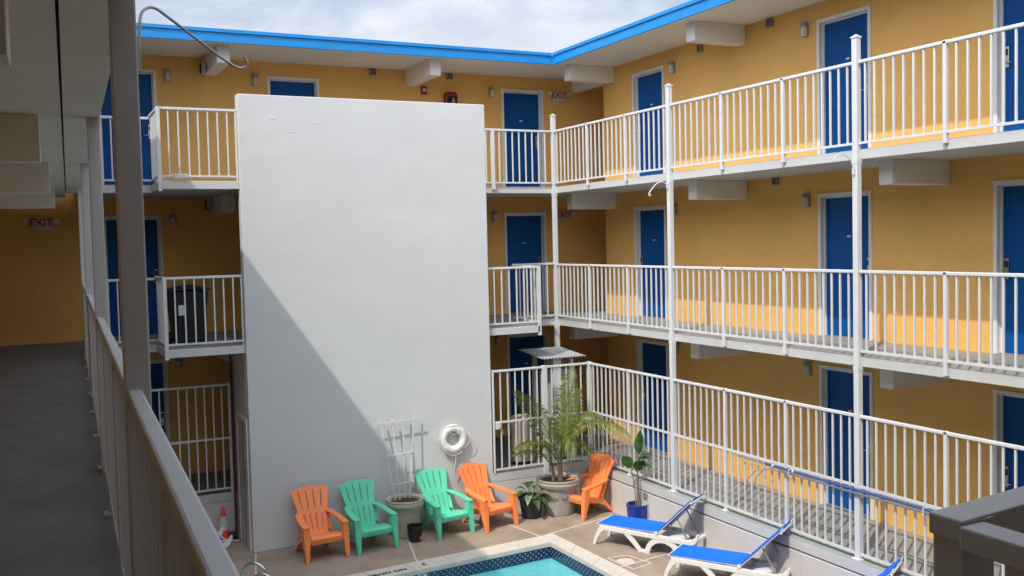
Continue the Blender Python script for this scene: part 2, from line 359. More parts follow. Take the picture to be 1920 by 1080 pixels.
# ------------------------------------------------------------------ building pieces
def wall_open(b, T, u0, u1, z0, z1, th, ops):
    """wall in local frame u (along), n (inward depth), with openings [(ua,ub,za,zb)] sorted; T maps (u,n,z)"""
    def bx(a, c, e, f):
        if c-a < 1e-4 or f-e < 1e-4: return
        P = [T(u, n, z) for z in (e, f) for n in (0, th) for u in (a, c)]
        v = [b.verts.new(p) for p in P]
        for q in ((0, 2, 3, 1), (4, 5, 7, 6), (0, 1, 5, 4), (2, 6, 7, 3), (0, 4, 6, 2), (1, 3, 7, 5)): b.faces.new([v[i] for i in q])
    x = u0
    for ua, ub in sorted({(o[0], o[1]) for o in ops}):
        bx(x, ua, z0, z1); z = z0
        for _, _, za, zb in sorted(o for o in ops if o[0] == ua):
            bx(ua, ub, z, za); z = zb
        bx(ua, ub, z, z1); x = ub
    bx(x, u1, z0, z1)
DH = 2.155
def door(parent, Mx, width, lock_side, label=None, plate=True, z=0):
    """door at local origin: u = x to the right seen from outside, outward = -y"""
    zz = Matrix.Translation((0, 0, z+.004))
    W = width
    b = BM(); box(b, .058, W-.058, .085, .125, .012, DH-.058); b.transform(Mx @ zz); leaf = ob('door', b, M['blue_door'], parent)
    if label: leaf['label'] = label
    b = BM()
    box(b, 0, .055, -.018, .15, 0, DH); box(b, W-.055, W, -.018, .15, 0, DH); box(b, .055, W-.055, -.018, .15, DH-.055, DH)
    box(b, .055, .075, .05, .084, 0, DH-.055); box(b, W-.075, W-.055, .05, .084, 0, DH-.055); box(b, .075, W-.075, .05, .084, DH-.075, DH-.055)
    b.transform(Mx @ zz); ob('door_frame', b, M['trim'], leaf, bevel=.003)
    b = BM(); box(b, .055, W-.055, .02, .15, 0, .014); b.transform(Mx @ zz); ob('threshold', b, M['grey_metal'], leaf)
    lx = .125 if lock_side < 0 else W-.125
    b = BM(); box(b, lx-.035, lx+.035, .058, .084, .93, 1.19); b.transform(Mx @ zz); lk = ob('lock', b, M['steel'], leaf, bevel=.006)
    b = BM(); box(b, lx-.024, lx+.024, .052, .057, 1.08, 1.16); b.transform(Mx @ zz); ob('card_reader', b, M['black'], leaf)
    b = BM(); s = 1 if lock_side < 0 else -1
    tube(b, [(lx, .058, .99), (lx, .02, .99), (lx+s*.03, .008, .99), (lx+s*.11, .008, .985)], .011); b.transform(Mx @ zz); ob('handle', b, M['steel'], leaf, smooth=True)
    if plate:
        b = BM(); box(b, W/2-.035, W/2+.035, .080, .084, 1.49, 1.515); b.transform(Mx @ zz); ob('number_plate', b, M['label'], leaf)
    return leaf
def MR(y1):   # right wing door frame: door's left (seen from the courtyard) is the far end y1
    return Matrix.Translation((XW, y1, 0)) @ Matrix.Rotation(R(-90), 4, 'Z')
def MB(x0): return Matrix.Translation((x0, YW, 0))

# ---- right wing
rw = thing('motel_wing', 'long yellow motel wing with blue doors along three open galleries, right side', 'building', (13, 10, 0))
rdoors = [(16.28, 1.06, -1, 'far end'), (11.275, 1.05, 1, 'middle'), (8.27, 1.05, -1, 'near end'), (3.27, 1.05, 1, '')]
ops = [(y1-wd, y1, z, z+DH) for y1, wd, _, _ in rdoors for z in LEV]
b = BM(); wall_open(b, lambda u, n, z: (XW+n, u, z), -3, YC, -.05, SOF, .16, [(a, c, e if e > 0 else -.05, f) for a, c, e, f in ops])
ob('wall', b, M['yellow'], rw)
b = BM(); box(b, XW+.16, 15, YC-.15, YC, -.05, SOF); ob('passage_wall', b, M['yellow'], rw)
for y1, wd, ls, nm in rdoors:
    for z in LEV: door(rw, MR(y1), wd, ls, z=z)
for k, z in enumerate(LEV):
    b = BM()
    if z: box(b, XR+.03, XW, -3, YW, z-.13, z-.004); box(b, XW, 15, YC, YW, z-.13, z-.004)
    else: box(b, XR-.10, XW, -3, YW, -.14, -.004); box(b, XW, 15, YC, YW, -.14, -.004)
    ob('gallery_slab', b, M['edge'], rw, bevel=.006)
    b = BM(); box(b, XR+.10, XW-.002, -3, YW-.002, z-.0035, z); box(b, XW-.002, 15, YC+.002, YW-.002, z-.0035, z); ob('deck_surface', b, M['deck'], rw)
b = BM(); box(b, XR-.098, XR+.099, 2, 15.62, -.0035, .0005); ob('ledge_surface', b, M['ledge'], rw)
# beams under slabs and roof
def beam(b, y, zt, x0=None): box(b, x0 or XR+.42, XW, y-.11, y+.11, zt-.31, zt)
for zt in (SOF, 2*H-.13, H-.13):
    for y in (17.05, 13.02, 9.02, 5.1):
        b = BM(); beam(b, y, zt-.001, XR+.42 if y < 17 else XR+.43); ob('beam', b, M['soffit'], rw, bevel=.006)
    b = BM(); box(b, XW+.001, XW+.15, YC, YW, zt-.27, zt-.001); ob('beam', b, M['soffit'], rw)
# columns
def column(parent, x, y, z0, z1, w=.08, world=True):
    b = BM(); box(b, x-w/2, x+w/2, y-w/2, y+w/2, z0, z1); o = ob('column', b, M['rail'], parent, world, bevel=.006)
    b = BM(); box(b, x-w/2-.008, x+w/2+.008, y-w/2-.008, y+w/2+.008, z1, z1+.02)
    hull(b, [(x+a*w/2, y+c*w/2, z1+.02) for a, c in ((-1, -1), (1, -1), (1, 1), (-1, 1))], [(x+a*.01, y+c*.01, z1+.045) for a, c in ((-1, -1), (1, -1), (1, 1), (-1, 1))])
    ob('cap', b, M['rail'], o)
    for z in LEV[1:]:
        b = BM(); box(b, x-w/2-.003, x+w/2+.003, y-w/2-.003, y+w/2+.003, z-.18, z-.135); ob('bracket', b, M['rail'], o)
    if z0 > -.1:
        b = BM(); box(b, x-w/2-.03, x+w/2+.03, y-w/2-.03, y+w/2+.03, z0, z0+.02); ob('base_plate', b, M['rail'], o)
    return o
COLY = (16.9, 13.05, 9.09, 5.13, 1.2)
for y in COLY: column(rw, XR, y, -.004 if y < 16 else -.003, 6.57)
# roof with fascia
b = BM(); box(b, XR+.09, 20, -3, YW+3, SOF, SOF+.14); box(b, XR+.12, 20, -3, YW+3, SOF+.14, SOF+.19); roof = ob('roof', b, M['soffit'], rw)
b = BM(); box(b, XR+.055, XR+.09, -3, YB+.055, SOF-.035, SOF+.125); box(b, XR+.03, XR+.089, -3, YB+.03, SOF+.125, SOF+.185)
ob('fascia', b, M['fascia'], rw, bevel=.003)
# retaining wall under the gallery
b = BM(); box(b, XR+.005, XR+.12, 2, 15.70, ZP-.1, -.141); ob('retaining_wall', b, M['lowwall'], rw)
b = BM(); box(b, XR-.112, XR-.02, 2, 15.62, ZP, -.165); ob('retaining_wall', b, M['lowwall'], rw)

# ---- back wing
bw = thing('motel_wing', 'yellow motel wing across the far side of the pool, behind the white stair tower', 'building', (6, 19.5, 0))
bdoors = [(9.11, 1.0, 1), (4.215, 1.0, 1), (1.24, 1.0, 1)]
ops = [(x, x+wd, z if z else -.05, z+DH) for x, wd, _ in bdoors for z in LEV]
b = BM(); wall_open(b, lambda u, n, z: (u, YW+n, z), -3, 15, -.05, SOF, .16, ops); ob('wall', b, M['yellow'], bw)
for x, wd, ls in bdoors:
    for z in LEV: door(bw, MB(x), wd, ls, z=z)
XL17 = LX+.0366*YB
for k, z in enumerate(LEV):
    y0 = YB+.03 if z else YB
    b = BM(); box(b, XL17, XR+.03 if z else XR-.10, y0, YW, z-.13 if z else -.14, z-.004); ob('gallery_slab', b, M['edge'], bw, bevel=.006)
    b = BM(); box(b, XL17+.0, XR+.10, y0+.07, YW-.002, z-.0035, z); ob('deck_surface', b, M['deck_shaded'] if k == 0 else M['deck'], bw)
for zt in (SOF, 2*H-.13, H-.13):
    for x in (3.19, 7.09):
        b = BM(); box(b, x-.11, x+.11, YB+.42, YW, zt-.31, zt-.001); ob('beam', b, M['soffit'], bw, bevel=.006)
b = BM(); box(b, -3, XR+.09, YB+.09, YW+3, SOF, SOF+.14); box(b, -3, XR+.12, YB+.12, YW+3, SOF+.14, SOF+.19); ob('roof', b, M['soffit'], bw)
b = BM(); box(b, .2, XR+.055, YB+.055, YB+.09, SOF-.035, SOF+.125); box(b, .2, XR+.03, YB+.03, YB+.089, SOF+.125, SOF+.185); ob('fascia', b, M['fascia'], bw, bevel=.003)
# landings beside the stair tower (slab bumps out over the pool deck)
for (x0, x1, z) in ((1.88, 3.08, 2*H), (1.88, 3.08, H), (7.34, 8.40, H)):
    b = BM(); box(b, x0, x1, 15.80, YB+.029, z-.13, z-.004); ob('landing_slab', b, M['edge'], bw, bevel=.006)
    b = BM(); box(b, x0+.04, x1-.002, 15.86, YB+.10, z-.0035, z+.0002); ob('deck_surface', b, M['deck'], bw)
# ground gallery extension between the pool fence and the back wing, and walls under it
b = BM(); box(b, 7.34, XR-.10, 15.70, YB, -.14, -.004); ob('gallery_slab', b, M['edge'], bw)
b = BM(); box(b, 7.34, XR-.1, 15.76, YB+.07, -.0035, -.0005); ob('deck_surface', b, M['deck_shaded'], bw)
b = BM(); box(b, 7.341, XR+.004, 15.705, 15.80, ZP-.1, -.141); ob('retaining_wall', b, M['lowwall'], bw)
b = BM(); box(b, .83, 3.078, YB+.01, YB+.10, ZP-.1, -.141); ob('retaining_wall', b, M['lowwall'], bw)

# ---- white stair tower
st = thing('stair_tower', 'tall plain white stucco stair tower standing at the head of the pool', 'tower', (5.2, 16.5, ZP))
bt = BM(); box(bt, 3.08, 7.34, 15.72, 15.92, ZP, 6.555); ob('wall', bt, M['block'], st, bevel=.012)
bt = BM(); box(bt, 3.08, 7.34, 15.92, YB+.028, ZP, H-.13); ob('base', bt, M['block'], st)
for z in (H, 2*H):
    bt = BM(); box(bt, 3.08, 7.34, 15.921, YB+.029, z-.13 if z > 3 else z-.129, z-.004); ob('landing_slab', bt, M['edge'], st)
    bt = BM(); box(bt, 3.08, 7.34, 15.925, YB+.10, z-.0035, z+.0003); ob('deck_surface', bt, M['deck'], st)
for px_, pz_, rx_, rz_ in ((3.62, 6.19, .045, .03), (4.30, 6.14, .05, .04), (3.95, 5.98, .09, .02)):
    bt = BM(); n_ = 16; q_ = [Vector((px_+rx_*math.cos(2*math.pi*k/n_)*(1+.2*math.sin(3*k)), 0, pz_+rz_*math.sin(2*math.pi*k/n_)*(1+.25*math.cos(5*k)))) for k in range(n_)]
    hull(bt, [Vector((p.x, 15.7195, p.z)) for p in q_], [Vector((px_+(p.x-px_)*.45, 15.7165, pz_+(p.z-pz_)*.45)) for p in q_]); ob('plaster_patch', bt, M['block'], st, smooth=True)
b = BM()
b2 = BM(); box(b2, 3.055, 3.079, 15.84, 15.90, ZP, 1.40); box(b2, 3.055, 3.079, 16.60, 16.66, ZP, 1.40); box(b2, 3.055, 3.079, 15.90, 16.60, 1.34, 1.40); b.free()
cd = BM(); box(cd, 3.066, 3.079, 15.905, 16.595, ZP+.01, 1.335); cdo = ob('cupboard_door', cd, M['cab_door'], st)
ob('door_frame', b2, M['trim'], cdo)
b = BM(); box(b, 3.060, 3.0655, 16.17, 16.185, ZP+.02, 1.33); ob('door_gap', b, M['dark'], cdo)
b = BM(); box(b, 3.04, 3.0655, 16.10, 16.13, .15, .28); ob('handle', b, M['grey_metal'], cdo)
b = BM(); tube(b, [(3.03, 16.84, ZP), (3.03, 16.84, 2.4)], .022); ob('drain_pipe', b, M['pipe_red'], st, smooth=True)

# ---- left wing (the photographer stands on its middle gallery); local frame: y' runs along the rail
lw = thing('motel_wing', 'shaded motel wing seen from its own middle gallery, grey floor and low ceiling', 'building', (LX, 0, 0), -LA)
def lob(name, b, m, **k): return ob(name, b, m, lw, world=False, **k)
GW = 1.55
for k, z in enumerate(LEV):
    if z == 0:
        b = BM(); box(b, -GW, -.0, -5, 17.35, -.14, -.004); lob('gallery_slab', b, M['edge'])
        continue
    b = BM(); box(b, -.20, .03, -5, 17.02, z-.13, z-.004); lob('gallery_slab', b, M['soffit'])
    b = BM(); box(b, -GW, -.213, -5, 18.4, z-.13, z-.004); lob('gallery_slab', b, M['soffit'])
    b = BM(); box(b, -.213, -.20, -5, 17.02, z-.10, z-.02); lob('slab_gap', b, M['dark'])
    b = BM(); box(b, -GW+.002, -.03, -5, 18.38, z-.0035, z); lob('deck_surface', b, M['deck_shaded'])
b = BM(); box(b, -GW-.16, -GW, -5, 18.6, -.1, SOF); lob('wall', b, M['yellow'])
for zt in (2*H-.13, H-.13, SOF):
    for y in (-.4, 3.5, 7.4, 11.3, 15.2):
        b = BM(); box(b, -GW, -.35, y-.11, y+.11, zt-.31, zt-.001); lob('beam', b, M['soffit'], bevel=.005)
for y in (-.4, 3.5, 7.4, 11.3, 15.2): column(lw, -.012, y, -.003, 6.57, w=.082, world=False)
b = BM(); box(b, -9, -.23, -5, 21, SOF, SOF+.13); lob('roof', b, M['soffit'])
b = BM(); box(b, -.23, -.195, -5, 17.2, SOF-.035, SOF+.18); lob('fascia', b, M['fascia'])
# ---- near wing behind the photographer
nw = thing('motel_wing', 'near end wing whose gallery corner shows only its dark railing', 'building', (6, -3, 0))
b = BM(); box(b, -1.6, XW, -3.3, -3.1, -.1, SOF); ob('wall', b, M['yellow'], nw)
for z in LEV[1:]:
    b = BM(); box(b, 1.20, XR+.03, -3.1, 1.16, z-.13, z-.004); ob('gallery_slab', b, M['edge'], nw)
b = BM(); box(b, -1.6, XR+.05, -6, .9, SOF+.001, SOF+.13); ob('roof', b, M['soffit'], nw)
b = BM(); box(b, -1.6, XR+.05, .9, .935, SOF-.035, SOF+.18); ob('fascia', b, M['fascia'], nw)

# ------------------------------------------------------------------ railings
def railing(label, runs, z, h, posts, mid=None, loc=None, rotz=0, cat='railing', name='railing', group=None, bw=.021, gap=.07, post_drop=.0, tw=.046, skip=0, rail_in=0):
    """runs: list of (p,q,nbays) in 2D; balusters 8 per bay; posts: True puts a post between bays"""
    p0 = runs[0][0]; base = loc or (p0[0], p0[1], z)
    t = thing(name, label, cat, base, rotz, group)
    T = Matrix.Translation(-Vector(base)) if rotz == 0 else Matrix.Identity(4)
    def put(nm, b, **k):
        b.transform(T); return ob(nm, b, M['rail'], t, world=False, **k)
    for (p, q, nb) in runs:
        p, q = Vector(p), Vector(q); d = (q-p).normalized(); L = (q-p).length; a, c = p+d*rail_in, q-d*rail_in
        b = BM(); bar(b, (*a, z+h-.0205), (*c, z+h-.0205), tw, .041); put('top_rail', b, bevel=.008)
        b = BM(); bar(b, (*a, z+gap), (*c, z+gap), .03, .03); put('bottom_rail', b)
        if mid:
            b = BM(); bar(b, (*a, z+mid), (*c, z+mid), .03, .034); put('middle_rail', b)
        npb = max(1, round(L/nb/.147))
        for i in range(nb):
            for j in range(1, npb):
                s = p+d*L*(i+j/npb)/nb
                b = BM(); box(b, s.x-bw/2, s.x+bw/2, s.y-bw/2, s.y+bw/2, z+gap+.014, z+h-.044)
                if rotz == 0 and abs(d.x) > .01 and abs(d.y) > .01: pass
                put('baluster', b)
            if i and posts:
                s = p+d*L*i/nb; w = .046
                b = BM(); box(b, s.x-w/2, s.x+w/2, s.y-w/2, s.y+w/2, z-post_drop, z+h+(.004 if rotz == 0 else -.046)); put('post', b, bevel=.004)
                if post_drop == 0:
                    b = BM(); box(b, s.x-.055, s.x+.055, s.y-.05, s.y+.05, z-.001, z+.012); put('base_plate', b)
    return t
RH = 1.09; FH = 1.86
ci = 0.05
for z, nm in ((2*H, 'top'), (H, 'middle')):
    railing('white balustrade on the %s gallery of the right wing' % nm, [((XR, 16.9-.0), (XR, 13.05), 3), ((XR, 13.05), (XR, 9.09), 3), ((XR, 9.09), (XR, 5.13), 3)], z, RH, True, post_drop=.06 if z > 3 else .10, rail_in=ci)
railing('white pool fence with a middle rail on the right wing wall', [((XR, 15.70), (XR, 13.05), 2), ((XR, 13.05), (XR, 9.09), 3), ((XR, 9.09), (XR, 5.13), 3)], 0, FH, True, mid=.94, cat='fence', name='pool_fence', rail_in=.02)
# back pool fence with its gate, ends at the corner post
t = railing('white pool fence behind the potted palm, reaching the stair tower', [((7.36, 15.70), (8.40, 15.70), 1), ((8.40, 15.70), (9.33, 15.70), 1)], 0, FH, True, mid=.92, cat='fence', name='pool_fence', rail_in=.03)
for x, w_, z0 in ((8.40, .09, -.14), (9.36, .075, -.001), (7.365, .03, .0)):
    b = BM(); box(b, x-w_/2, x+w_/2, 15.70-w_/2, 15.70+w_/2, z0, FH+.01); b.transform(Matrix.Translation(-t.location)); ob('post', b, M['rail'], t, False, bevel=.004)
b = BM(); box(b, 7.39, 7.49, 15.66, 15.69, .80, .93); b.transform(Matrix.Translation(-t.location)); ob('latch_box', b, M['label'], t, False, bevel=.006)
b = BM(); bar(b, (7.46, 15.65, .84), (7.52, 15.64, .72), .02); b.transform(Matrix.Translation(-t.location)); ob('latch_arm', b, M['grey_metal'], t, False)
# left pool fence
t = railing('white pool fence in the dark corner left of the stair tower', [((.95, YB+.06), (2.04, YB+.06), 1), ((2.04, YB+.06), (3.02, YB+.06), 1)], 0, FH, True, mid=.93, cat='fence', name='pool_fence', rail_in=.0)
b = BM(); box(b, 2.985, 3.045, YB+.03, YB+.09, -.002, FH+.01); b.transform(Matrix.Translation(-t.location)); ob('post', b, M['rail'], t, False)
# back wing balustrades
for z, nm in ((2*H, 'top'), (H, 'middle')):
    pd = .0
    railing('white balustrade of the back wing %s gallery, left of its landing' % nm, [((XL17+.05, YB), (1.90, YB), 1)], z, RH, False)
    railing('white balustrade round the %s landing left of the stair tower' % nm, [((1.90, YB), (1.90, 15.83), 1), ((1.90, 15.83), (3.075, 15.83), 1)], z, RH+.03, False, rail_in=0)
    t = [o for o in C.objects if o.name.startswith('railing') and not o.parent][-1]
    for x, y, w_ in ((1.90, 15.83, .055), (3.06, 15.83, .025)):
        b = BM(); box(b, x-w_/2-.002, x+w_/2, y-w_/2-.002, y+w_/2, z-.16 if x < 2 else z-.0, z+RH+.032); b.transform(Matrix.Translation(-t.location)); ob('post', b, M['rail'], t, False)
railing('white balustrade of the back wing top gallery, between stair tower and corner post', [((7.345, YB), (8.04, YB), 1), ((8.04, YB), (XR-.05, YB), 1)], 2*H, RH, True, post_drop=.06)
t = [o for o in C.objects if o.name.startswith('railing') and not o.parent][-1]
b = BM(); box(b, 8.01, 8.07, YB-.03, YB+.03, 2*H-.06, 2*H+RH); b.transform(Matrix.Translation(-t.location)); ob('post', b, M['rail'], t, False)
railing('short white balustrade of the back wing middle gallery beside the corner post', [((8.40, YB), (XR-.05, YB), 1)], H, RH+.02, False)
railing('white balustrade round the middle landing right of the stair tower', [((8.40, YB), (8.40, 15.83), 1), ((8.40, 15.83), (7.345, 15.83), 1)], H, RH, False)
t = [o for o in C.objects if o.name.startswith('railing') and not o.parent][-1]
b = BM(); box(b, 8.365, 8.425, 15.80, 15.86, H-.18, H+RH+.002); b.transform(Matrix.Translation(-t.location)); ob('post', b, M['rail'], t, False)
# left wing balustrades (local frame of the wing)
for z, nm, rr in ((H, 'middle', (3.5, 16.9)), (H, 'near', (-.4, 3.5)), (2*H, 'top', (-.4, 3.5))):
    pass
def lrail(label, y0, y1, z, nb, posts=True):
    railing(label, [((-.022, y0), (-.022, y1), nb)], z, RH, posts, loc=(LX, 0, 0), rotz=-LA, bw=.028, rail_in=.03, post_drop=.0)
lrail('white balustrade stretch right in front of the photographer, up to the nearest post', -.4, 3.5, H, 3)
lrail('white balustrade of the shaded left gallery beyond the nearest post', 3.5, 16.9, H, 10)

# near corner railing at the photograph's lower right
t = thing('railing', 'shaded corner of a heavy railing close to the photographer, lower right', 'railing', (1.37, 1.09, H))
def nb_(nm, b, **k):
    b.transform(Matrix.Translation(-t.location)); return ob(nm, b, M['rail'], t, False, **k)
TZ = 3.69
b = BM(); box(b, 1.331, 1.405, 1.072, 1.132, H, TZ-.004); nb_('post', b, bevel=.003)
b = BM(); hull(b, [(1.325, 1.136, TZ-.036), (1.325, 1.068, TZ-.036), (4.2, 1.36, TZ-.036), (4.2, 1.45, TZ-.036)], [(1.325, 1.136, TZ), (1.325, 1.068, TZ), (4.2, 1.36, TZ), (4.2, 1.45, TZ)]); nb_('top_rail', b, bevel=.004)
b = BM(); hull(b, [(1.314, 1.0675, TZ-.045), (1.25, -.6, TZ-.045), (1.31, -.6, TZ-.045), (1.372, 1.0675, TZ-.045)], [(1.314, 1.0675, TZ-.006), (1.25, -.6, TZ-.006), (1.31, -.6, TZ-.006), (1.372, 1.0675, TZ-.006)]); nb_('top_rail', b, bevel=.004)
for k in range(1, 12):
    b = BM(); y = 1.07-.125*k+.03; box(b, 1.326-.0012*k*3, 1.354-.0012*k*3, y-.014, y+.014, H, TZ-.046); nb_('baluster', b)
for k in range(1, 12):
    b = BM(); x = 1.37+.15*k; y = 1.10+.102*(x-1.37)/1; box(b, x-.014, x+.014, y-.014, y+.014, H, TZ-.038); nb_('baluster', b)

# ------------------------------------------------------------------ wall lamps, vents, signs
def make_lamp():
    t = thing('wall_lamp', '', 'wall lamp', group='wall lamps by the room doors')
    b = BM(); box(b, -.05, .05, -.035, 0, -.10, .11); ob('back_box', b, M['grey_metal'], t, False, bevel=.006)
    b = BM()
    L = [(.05*math.cos(a), -.035-.075*math.sin(a)) for a in [math.pi*k/10 for k in range(11)]]
    hull(b, [(x, y, .045) for x, y in L], [(x, y, .115) for x, y in L]); ob('hood', b, M['grey_metal'], t, False, smooth=True)
    b = BM(); L = [(x*.86, -.035+(y+.035)*.86) for x, y in L]
    hull(b, [(x, y, -.095) for x, y in L], [(x, y, .044) for x, y in L]); ob('glass', b, M['lamp_glass'], t, False, smooth=True)
    return t
lamp0 = make_lamp(); index_kids(); first = True
def put_lamp(x, y, z, rz, label):
    global first
    if first: lamp0.location = (x, y, z); lamp0.rotation_euler = (0, 0, rz); lamp0['label'] = label; first = False
    else: dup(lamp0, (x, y, z), rz, label)
for z, fl in ((7.26, 'top'), (4.67, 'middle'), (2.07, 'ground')):
    put_lamp(2.43, YW-.001, z, 0, 'small grey wall lamp on the %s floor, beside the leftmost blue door' % fl)
    if fl == 'top': put_lamp(3.99, YW-.001, z, 0, 'small grey wall lamp left of the door half hidden by the stair tower')
    put_lamp(8.88, YW-.001, z, 0, 'small grey wall lamp on the %s floor, just right of the stair tower' % fl)
    put_lamp(XW-.001, 14.92, z, R(-90), 'small grey wall lamp right of the corner-most %s floor door of the right wing' % fl)
    put_lamp(XW-.001, 11.50, z, R(-90), 'small grey wall lamp left of the middle blue door, %s floor of the right wing' % fl)
def make_vent():
    t = thing('vent_box', '', 'vent', group='square vent boxes under the ceilings')
    b = BM(); box(b, -.065, .065, -.05, 0, -.065, .065); ob('housing', b, M['grey_metal'], t, False, bevel=.008)
    b = BM()
    for i in range(4): box(b, -.05, .05, -.056, -.0505, -.045+.026*i, -.033+.026*i)
    ob('grille', b, M['dark'], t, False); return t
v0 = make_vent(); index_kids(); vs = [(6.30, YW-.001, 7.545, 0, 'grey vent box under the roof, left of the ceiling beam above the stair tower'), (7.94, YW-.001, 7.54, 0, 'grey vent box under the roof, right of the ceiling beam above the stair tower'),
      (XW-.001, 12.30, 7.53, R(-90), 'grey vent box high on the right wing wall, right of the big white beam'), (XW-.001, 14.10, 7.46, R(-90), 'grey vent box peeking out below the big white beam'),
      (XW-.001, 12.20, 5.01, R(-90), 'grey vent box on the middle floor wall, under the top gallery')]
for i, (x, y, z, rz, lb) in enumerate(vs):
    if i == 0: v0.location = (x, y, z); v0.rotation_euler = (0, 0, rz); v0['label'] = lb
    else: dup(v0, (x, y, z), rz, lb)
for z, lb in ((7.38, 'pale speaker box on the left side of the top left ceiling beam'), (4.93, 'dark speaker box left of the ceiling beam, middle floor')):
    t = thing('speaker_box', lb, 'speaker', (3.03, YW-.25, z))
    b = BM(); box(b, -.05, .03, -.12, .1, -.10, .11); ob('housing', b, M['cab'], t, False, bevel=.01)
    b = BM(); box(b, -.055, -.0505, -.10, .08, -.08, .09); ob('grille', b, M['dark'], t, False)
def make_exit():
    t = thing('exit_sign', '', 'exit sign', group='EXIT signs with twin lamps')
    b = BM(); box(b, -.165, .165, -.055, 0, -.135, .09); ob('housing', b, M['sign_white'], t, False, bevel=.008)
    ob('lettering', text_mesh('EXIT', .18, Matrix.Translation((0, -.058, -.005)) @ Matrix.Rotation(R(90), 4, 'X'), .002, .004), M['red_letter'], t, False)
    for s in (-1, 1):
        b = BM(); tube(b, [(s*.165, -.03, .03), (s*.20, -.035, .035)], .014); tube(b, [(s*.225, .0, .03), (s*.225, -.03, .03), (s*.235, -.075, .025), (s*.237, -.085, .024)], [.022, .04, .05, .052], 12)
        ob('emergency_lamp', b, M['lamp_glass'], t, False, smooth=True)
    return t
e0 = make_exit(); index_kids()
e0.location = (10.48, YW-.001, 7.27); e0['label'] = 'EXIT sign on the top floor, in the corner by the passage'
dup(e0, (10.53, YW-.001, 4.69), 0, 'EXIT sign on the middle floor, in the corner by the passage')
dup(e0, (.28, YW-.001, 4.655), 0, 'EXIT sign on the end wall of the dark left gallery')
t = thing('fire_alarm', 'small red fire alarm pull box under the ceiling beam', 'fire alarm', (7.37, YW-.001, 7.235))
b = BM(); box(b, -.06, .06, -.05, 0, -.085, .085); ob('housing', b, M['red'], t, False, bevel=.008)
b = BM(); box(b, -.035, .035, -.058, -.051, -.02, .03); ob('handle', b, M['label'], t, False)
t = thing('extinguisher_cabinet', 'red fire extinguisher cabinet peeking over the stair tower', 'cabinet', (7.93, YW-.001, 6.92))
b = BM(); box(b, -.13, .13, -.14, 0, -.32, .26); hull(b, [(-.13, 0, .26), (.13, 0, .26), (.13, -.14, .26), (-.13, -.14, .26)], [(-.08, 0, .30), (.08, 0, .30), (.08, -.12, .30), (-.08, -.12, .30)]); ob('housing', b, M['red'], t, False, bevel=.01)
b = BM(); box(b, -.10, .10, -.147, -.141, -.28, .21); ob('window', b, M['bin_black'], t, False)
b = BM(); lathe(b, [(.055, -.26), (.06, -.2), (.06, .06), (.03, .12), (.02, .17)], 0, -.19, 14); ob('extinguisher', b, M['steel'], t, False, smooth=True)

# hooks (plant hangers) on posts
def hook(label, base, pts, r, loc):
    t = thing('plant_hook', label, 'plant hook', loc, group='plant hooks on the gallery posts')
    b = BM(); P = [Vector(p) for p in pts]; sm = []
    for i in range(len(P)-1):
        p0, p1, p2, p3 = P[max(i-1, 0)], P[i], P[i+1], P[min(i+2, len(P)-1)]
        for k in range(6):
            u = k/6; sm.append(.5*((2*p1)+(p2-p0)*u+(2*p0-5*p1+4*p2-p3)*u*u+(3*p1-p0-3*p2+p3)*u**3))
    sm.append(P[-1]); tube(b, [p-Vector(loc) for p in sm], r, 8); ob('arm', b, base, t, False, smooth=True)
    b = BM(); p = P[0]-Vector(loc); box(b, p.x-.016, p.x+.004, p.y-.014, p.y+.014, p.z-.05, p.z+.03); ob('bracket', b, base, t, False)
    return t
hook('grey curved plant hook reaching out from the nearest gallery post', M['hookgrey'], [(.374, 3.52, 4.80), (.378, 3.53, 4.90), (.392, 3.55, 4.958), (.43, 3.57, 4.978), (.48, 3.58, 4.95), (.60, 3.6, 4.868), (.69, 3.6, 4.806), (.725, 3.6, 4.795), (.745, 3.6, 4.812), (.735, 3.6, 4.835)], .0052, (.374, 3.52, 4.80))
hook('small curled white plant hook on the middle floor at the second post', M['rail'], [(XR-.052, 13.05, 4.99), (XR-.14, 13.05, 5.04), (XR-.25, 13.05, 5.02), (XR-.36, 13.05, 4.92), (XR-.41, 13.05, 4.85), (XR-.40, 13.05, 4.82), (XR-.38, 13.05, 4.83), (XR-.385, 13.05, 4.85)], .009, (XR-.052, 13.05, 4.99))
hook('thin white plant hook on the tall post nearest the right edge', M['rail'], [(XR-.052, 9.09, 4.93), (XR-.09, 9.09, 5.03), (XR-.17, 9.09, 5.11), (XR-.28, 9.09, 5.13), (XR-.36, 9.09, 5.09), (XR-.38, 9.09, 5.06)], .006, (XR-.052, 9.09, 4.93))

# trash bin on the left middle landing
t = thing('trash_bin', 'black wheeled trash bin behind the railing of the left middle landing', 'trash bin', (2.31, 16.45, H), R(4))
b = BM(); hull(b, [(-.21, -.22, .03), (.21, -.22, .03), (.21, .24, .03), (-.21, .24, .03)], [(-.28, -.29, .88), (.28, -.29, .88), (.28, .29, .88), (-.28, .29, .88)]); ob('body', b, M['bin_black'], t, False, bevel=.03)
b = BM(); sheet(b, lambda i, j: (-.31+.62*i/6, -.33+.66*j/6, .885+.07*math.sin(math.pi*i/6)*math.sin(math.pi*(j+.6)/7)), 6, 6, lambda i, j: True, (0, 0, .02)); ob('lid', b, M['bin_black'], t, False, smooth=True)
for s in (-1, 1):
    b = BM(); tube(b, [(s*.24-.02, .27, .1), (s*.24+.02, .27, .1)], .1, 16); ob('wheel', b, M['black'], t, False, smooth=True)
b = BM(); box(b, -.19, -.09, -.29, -.275, .50, .66); b.transform(Matrix.Translation((0, .015, 0))); ob('label_sticker', b, M['label'], t, False)
b = BM(); tube(b, [(-.25, .33, .84), (.25, .33, .84)], .018); ob('handle', b, M['black'], t, False)

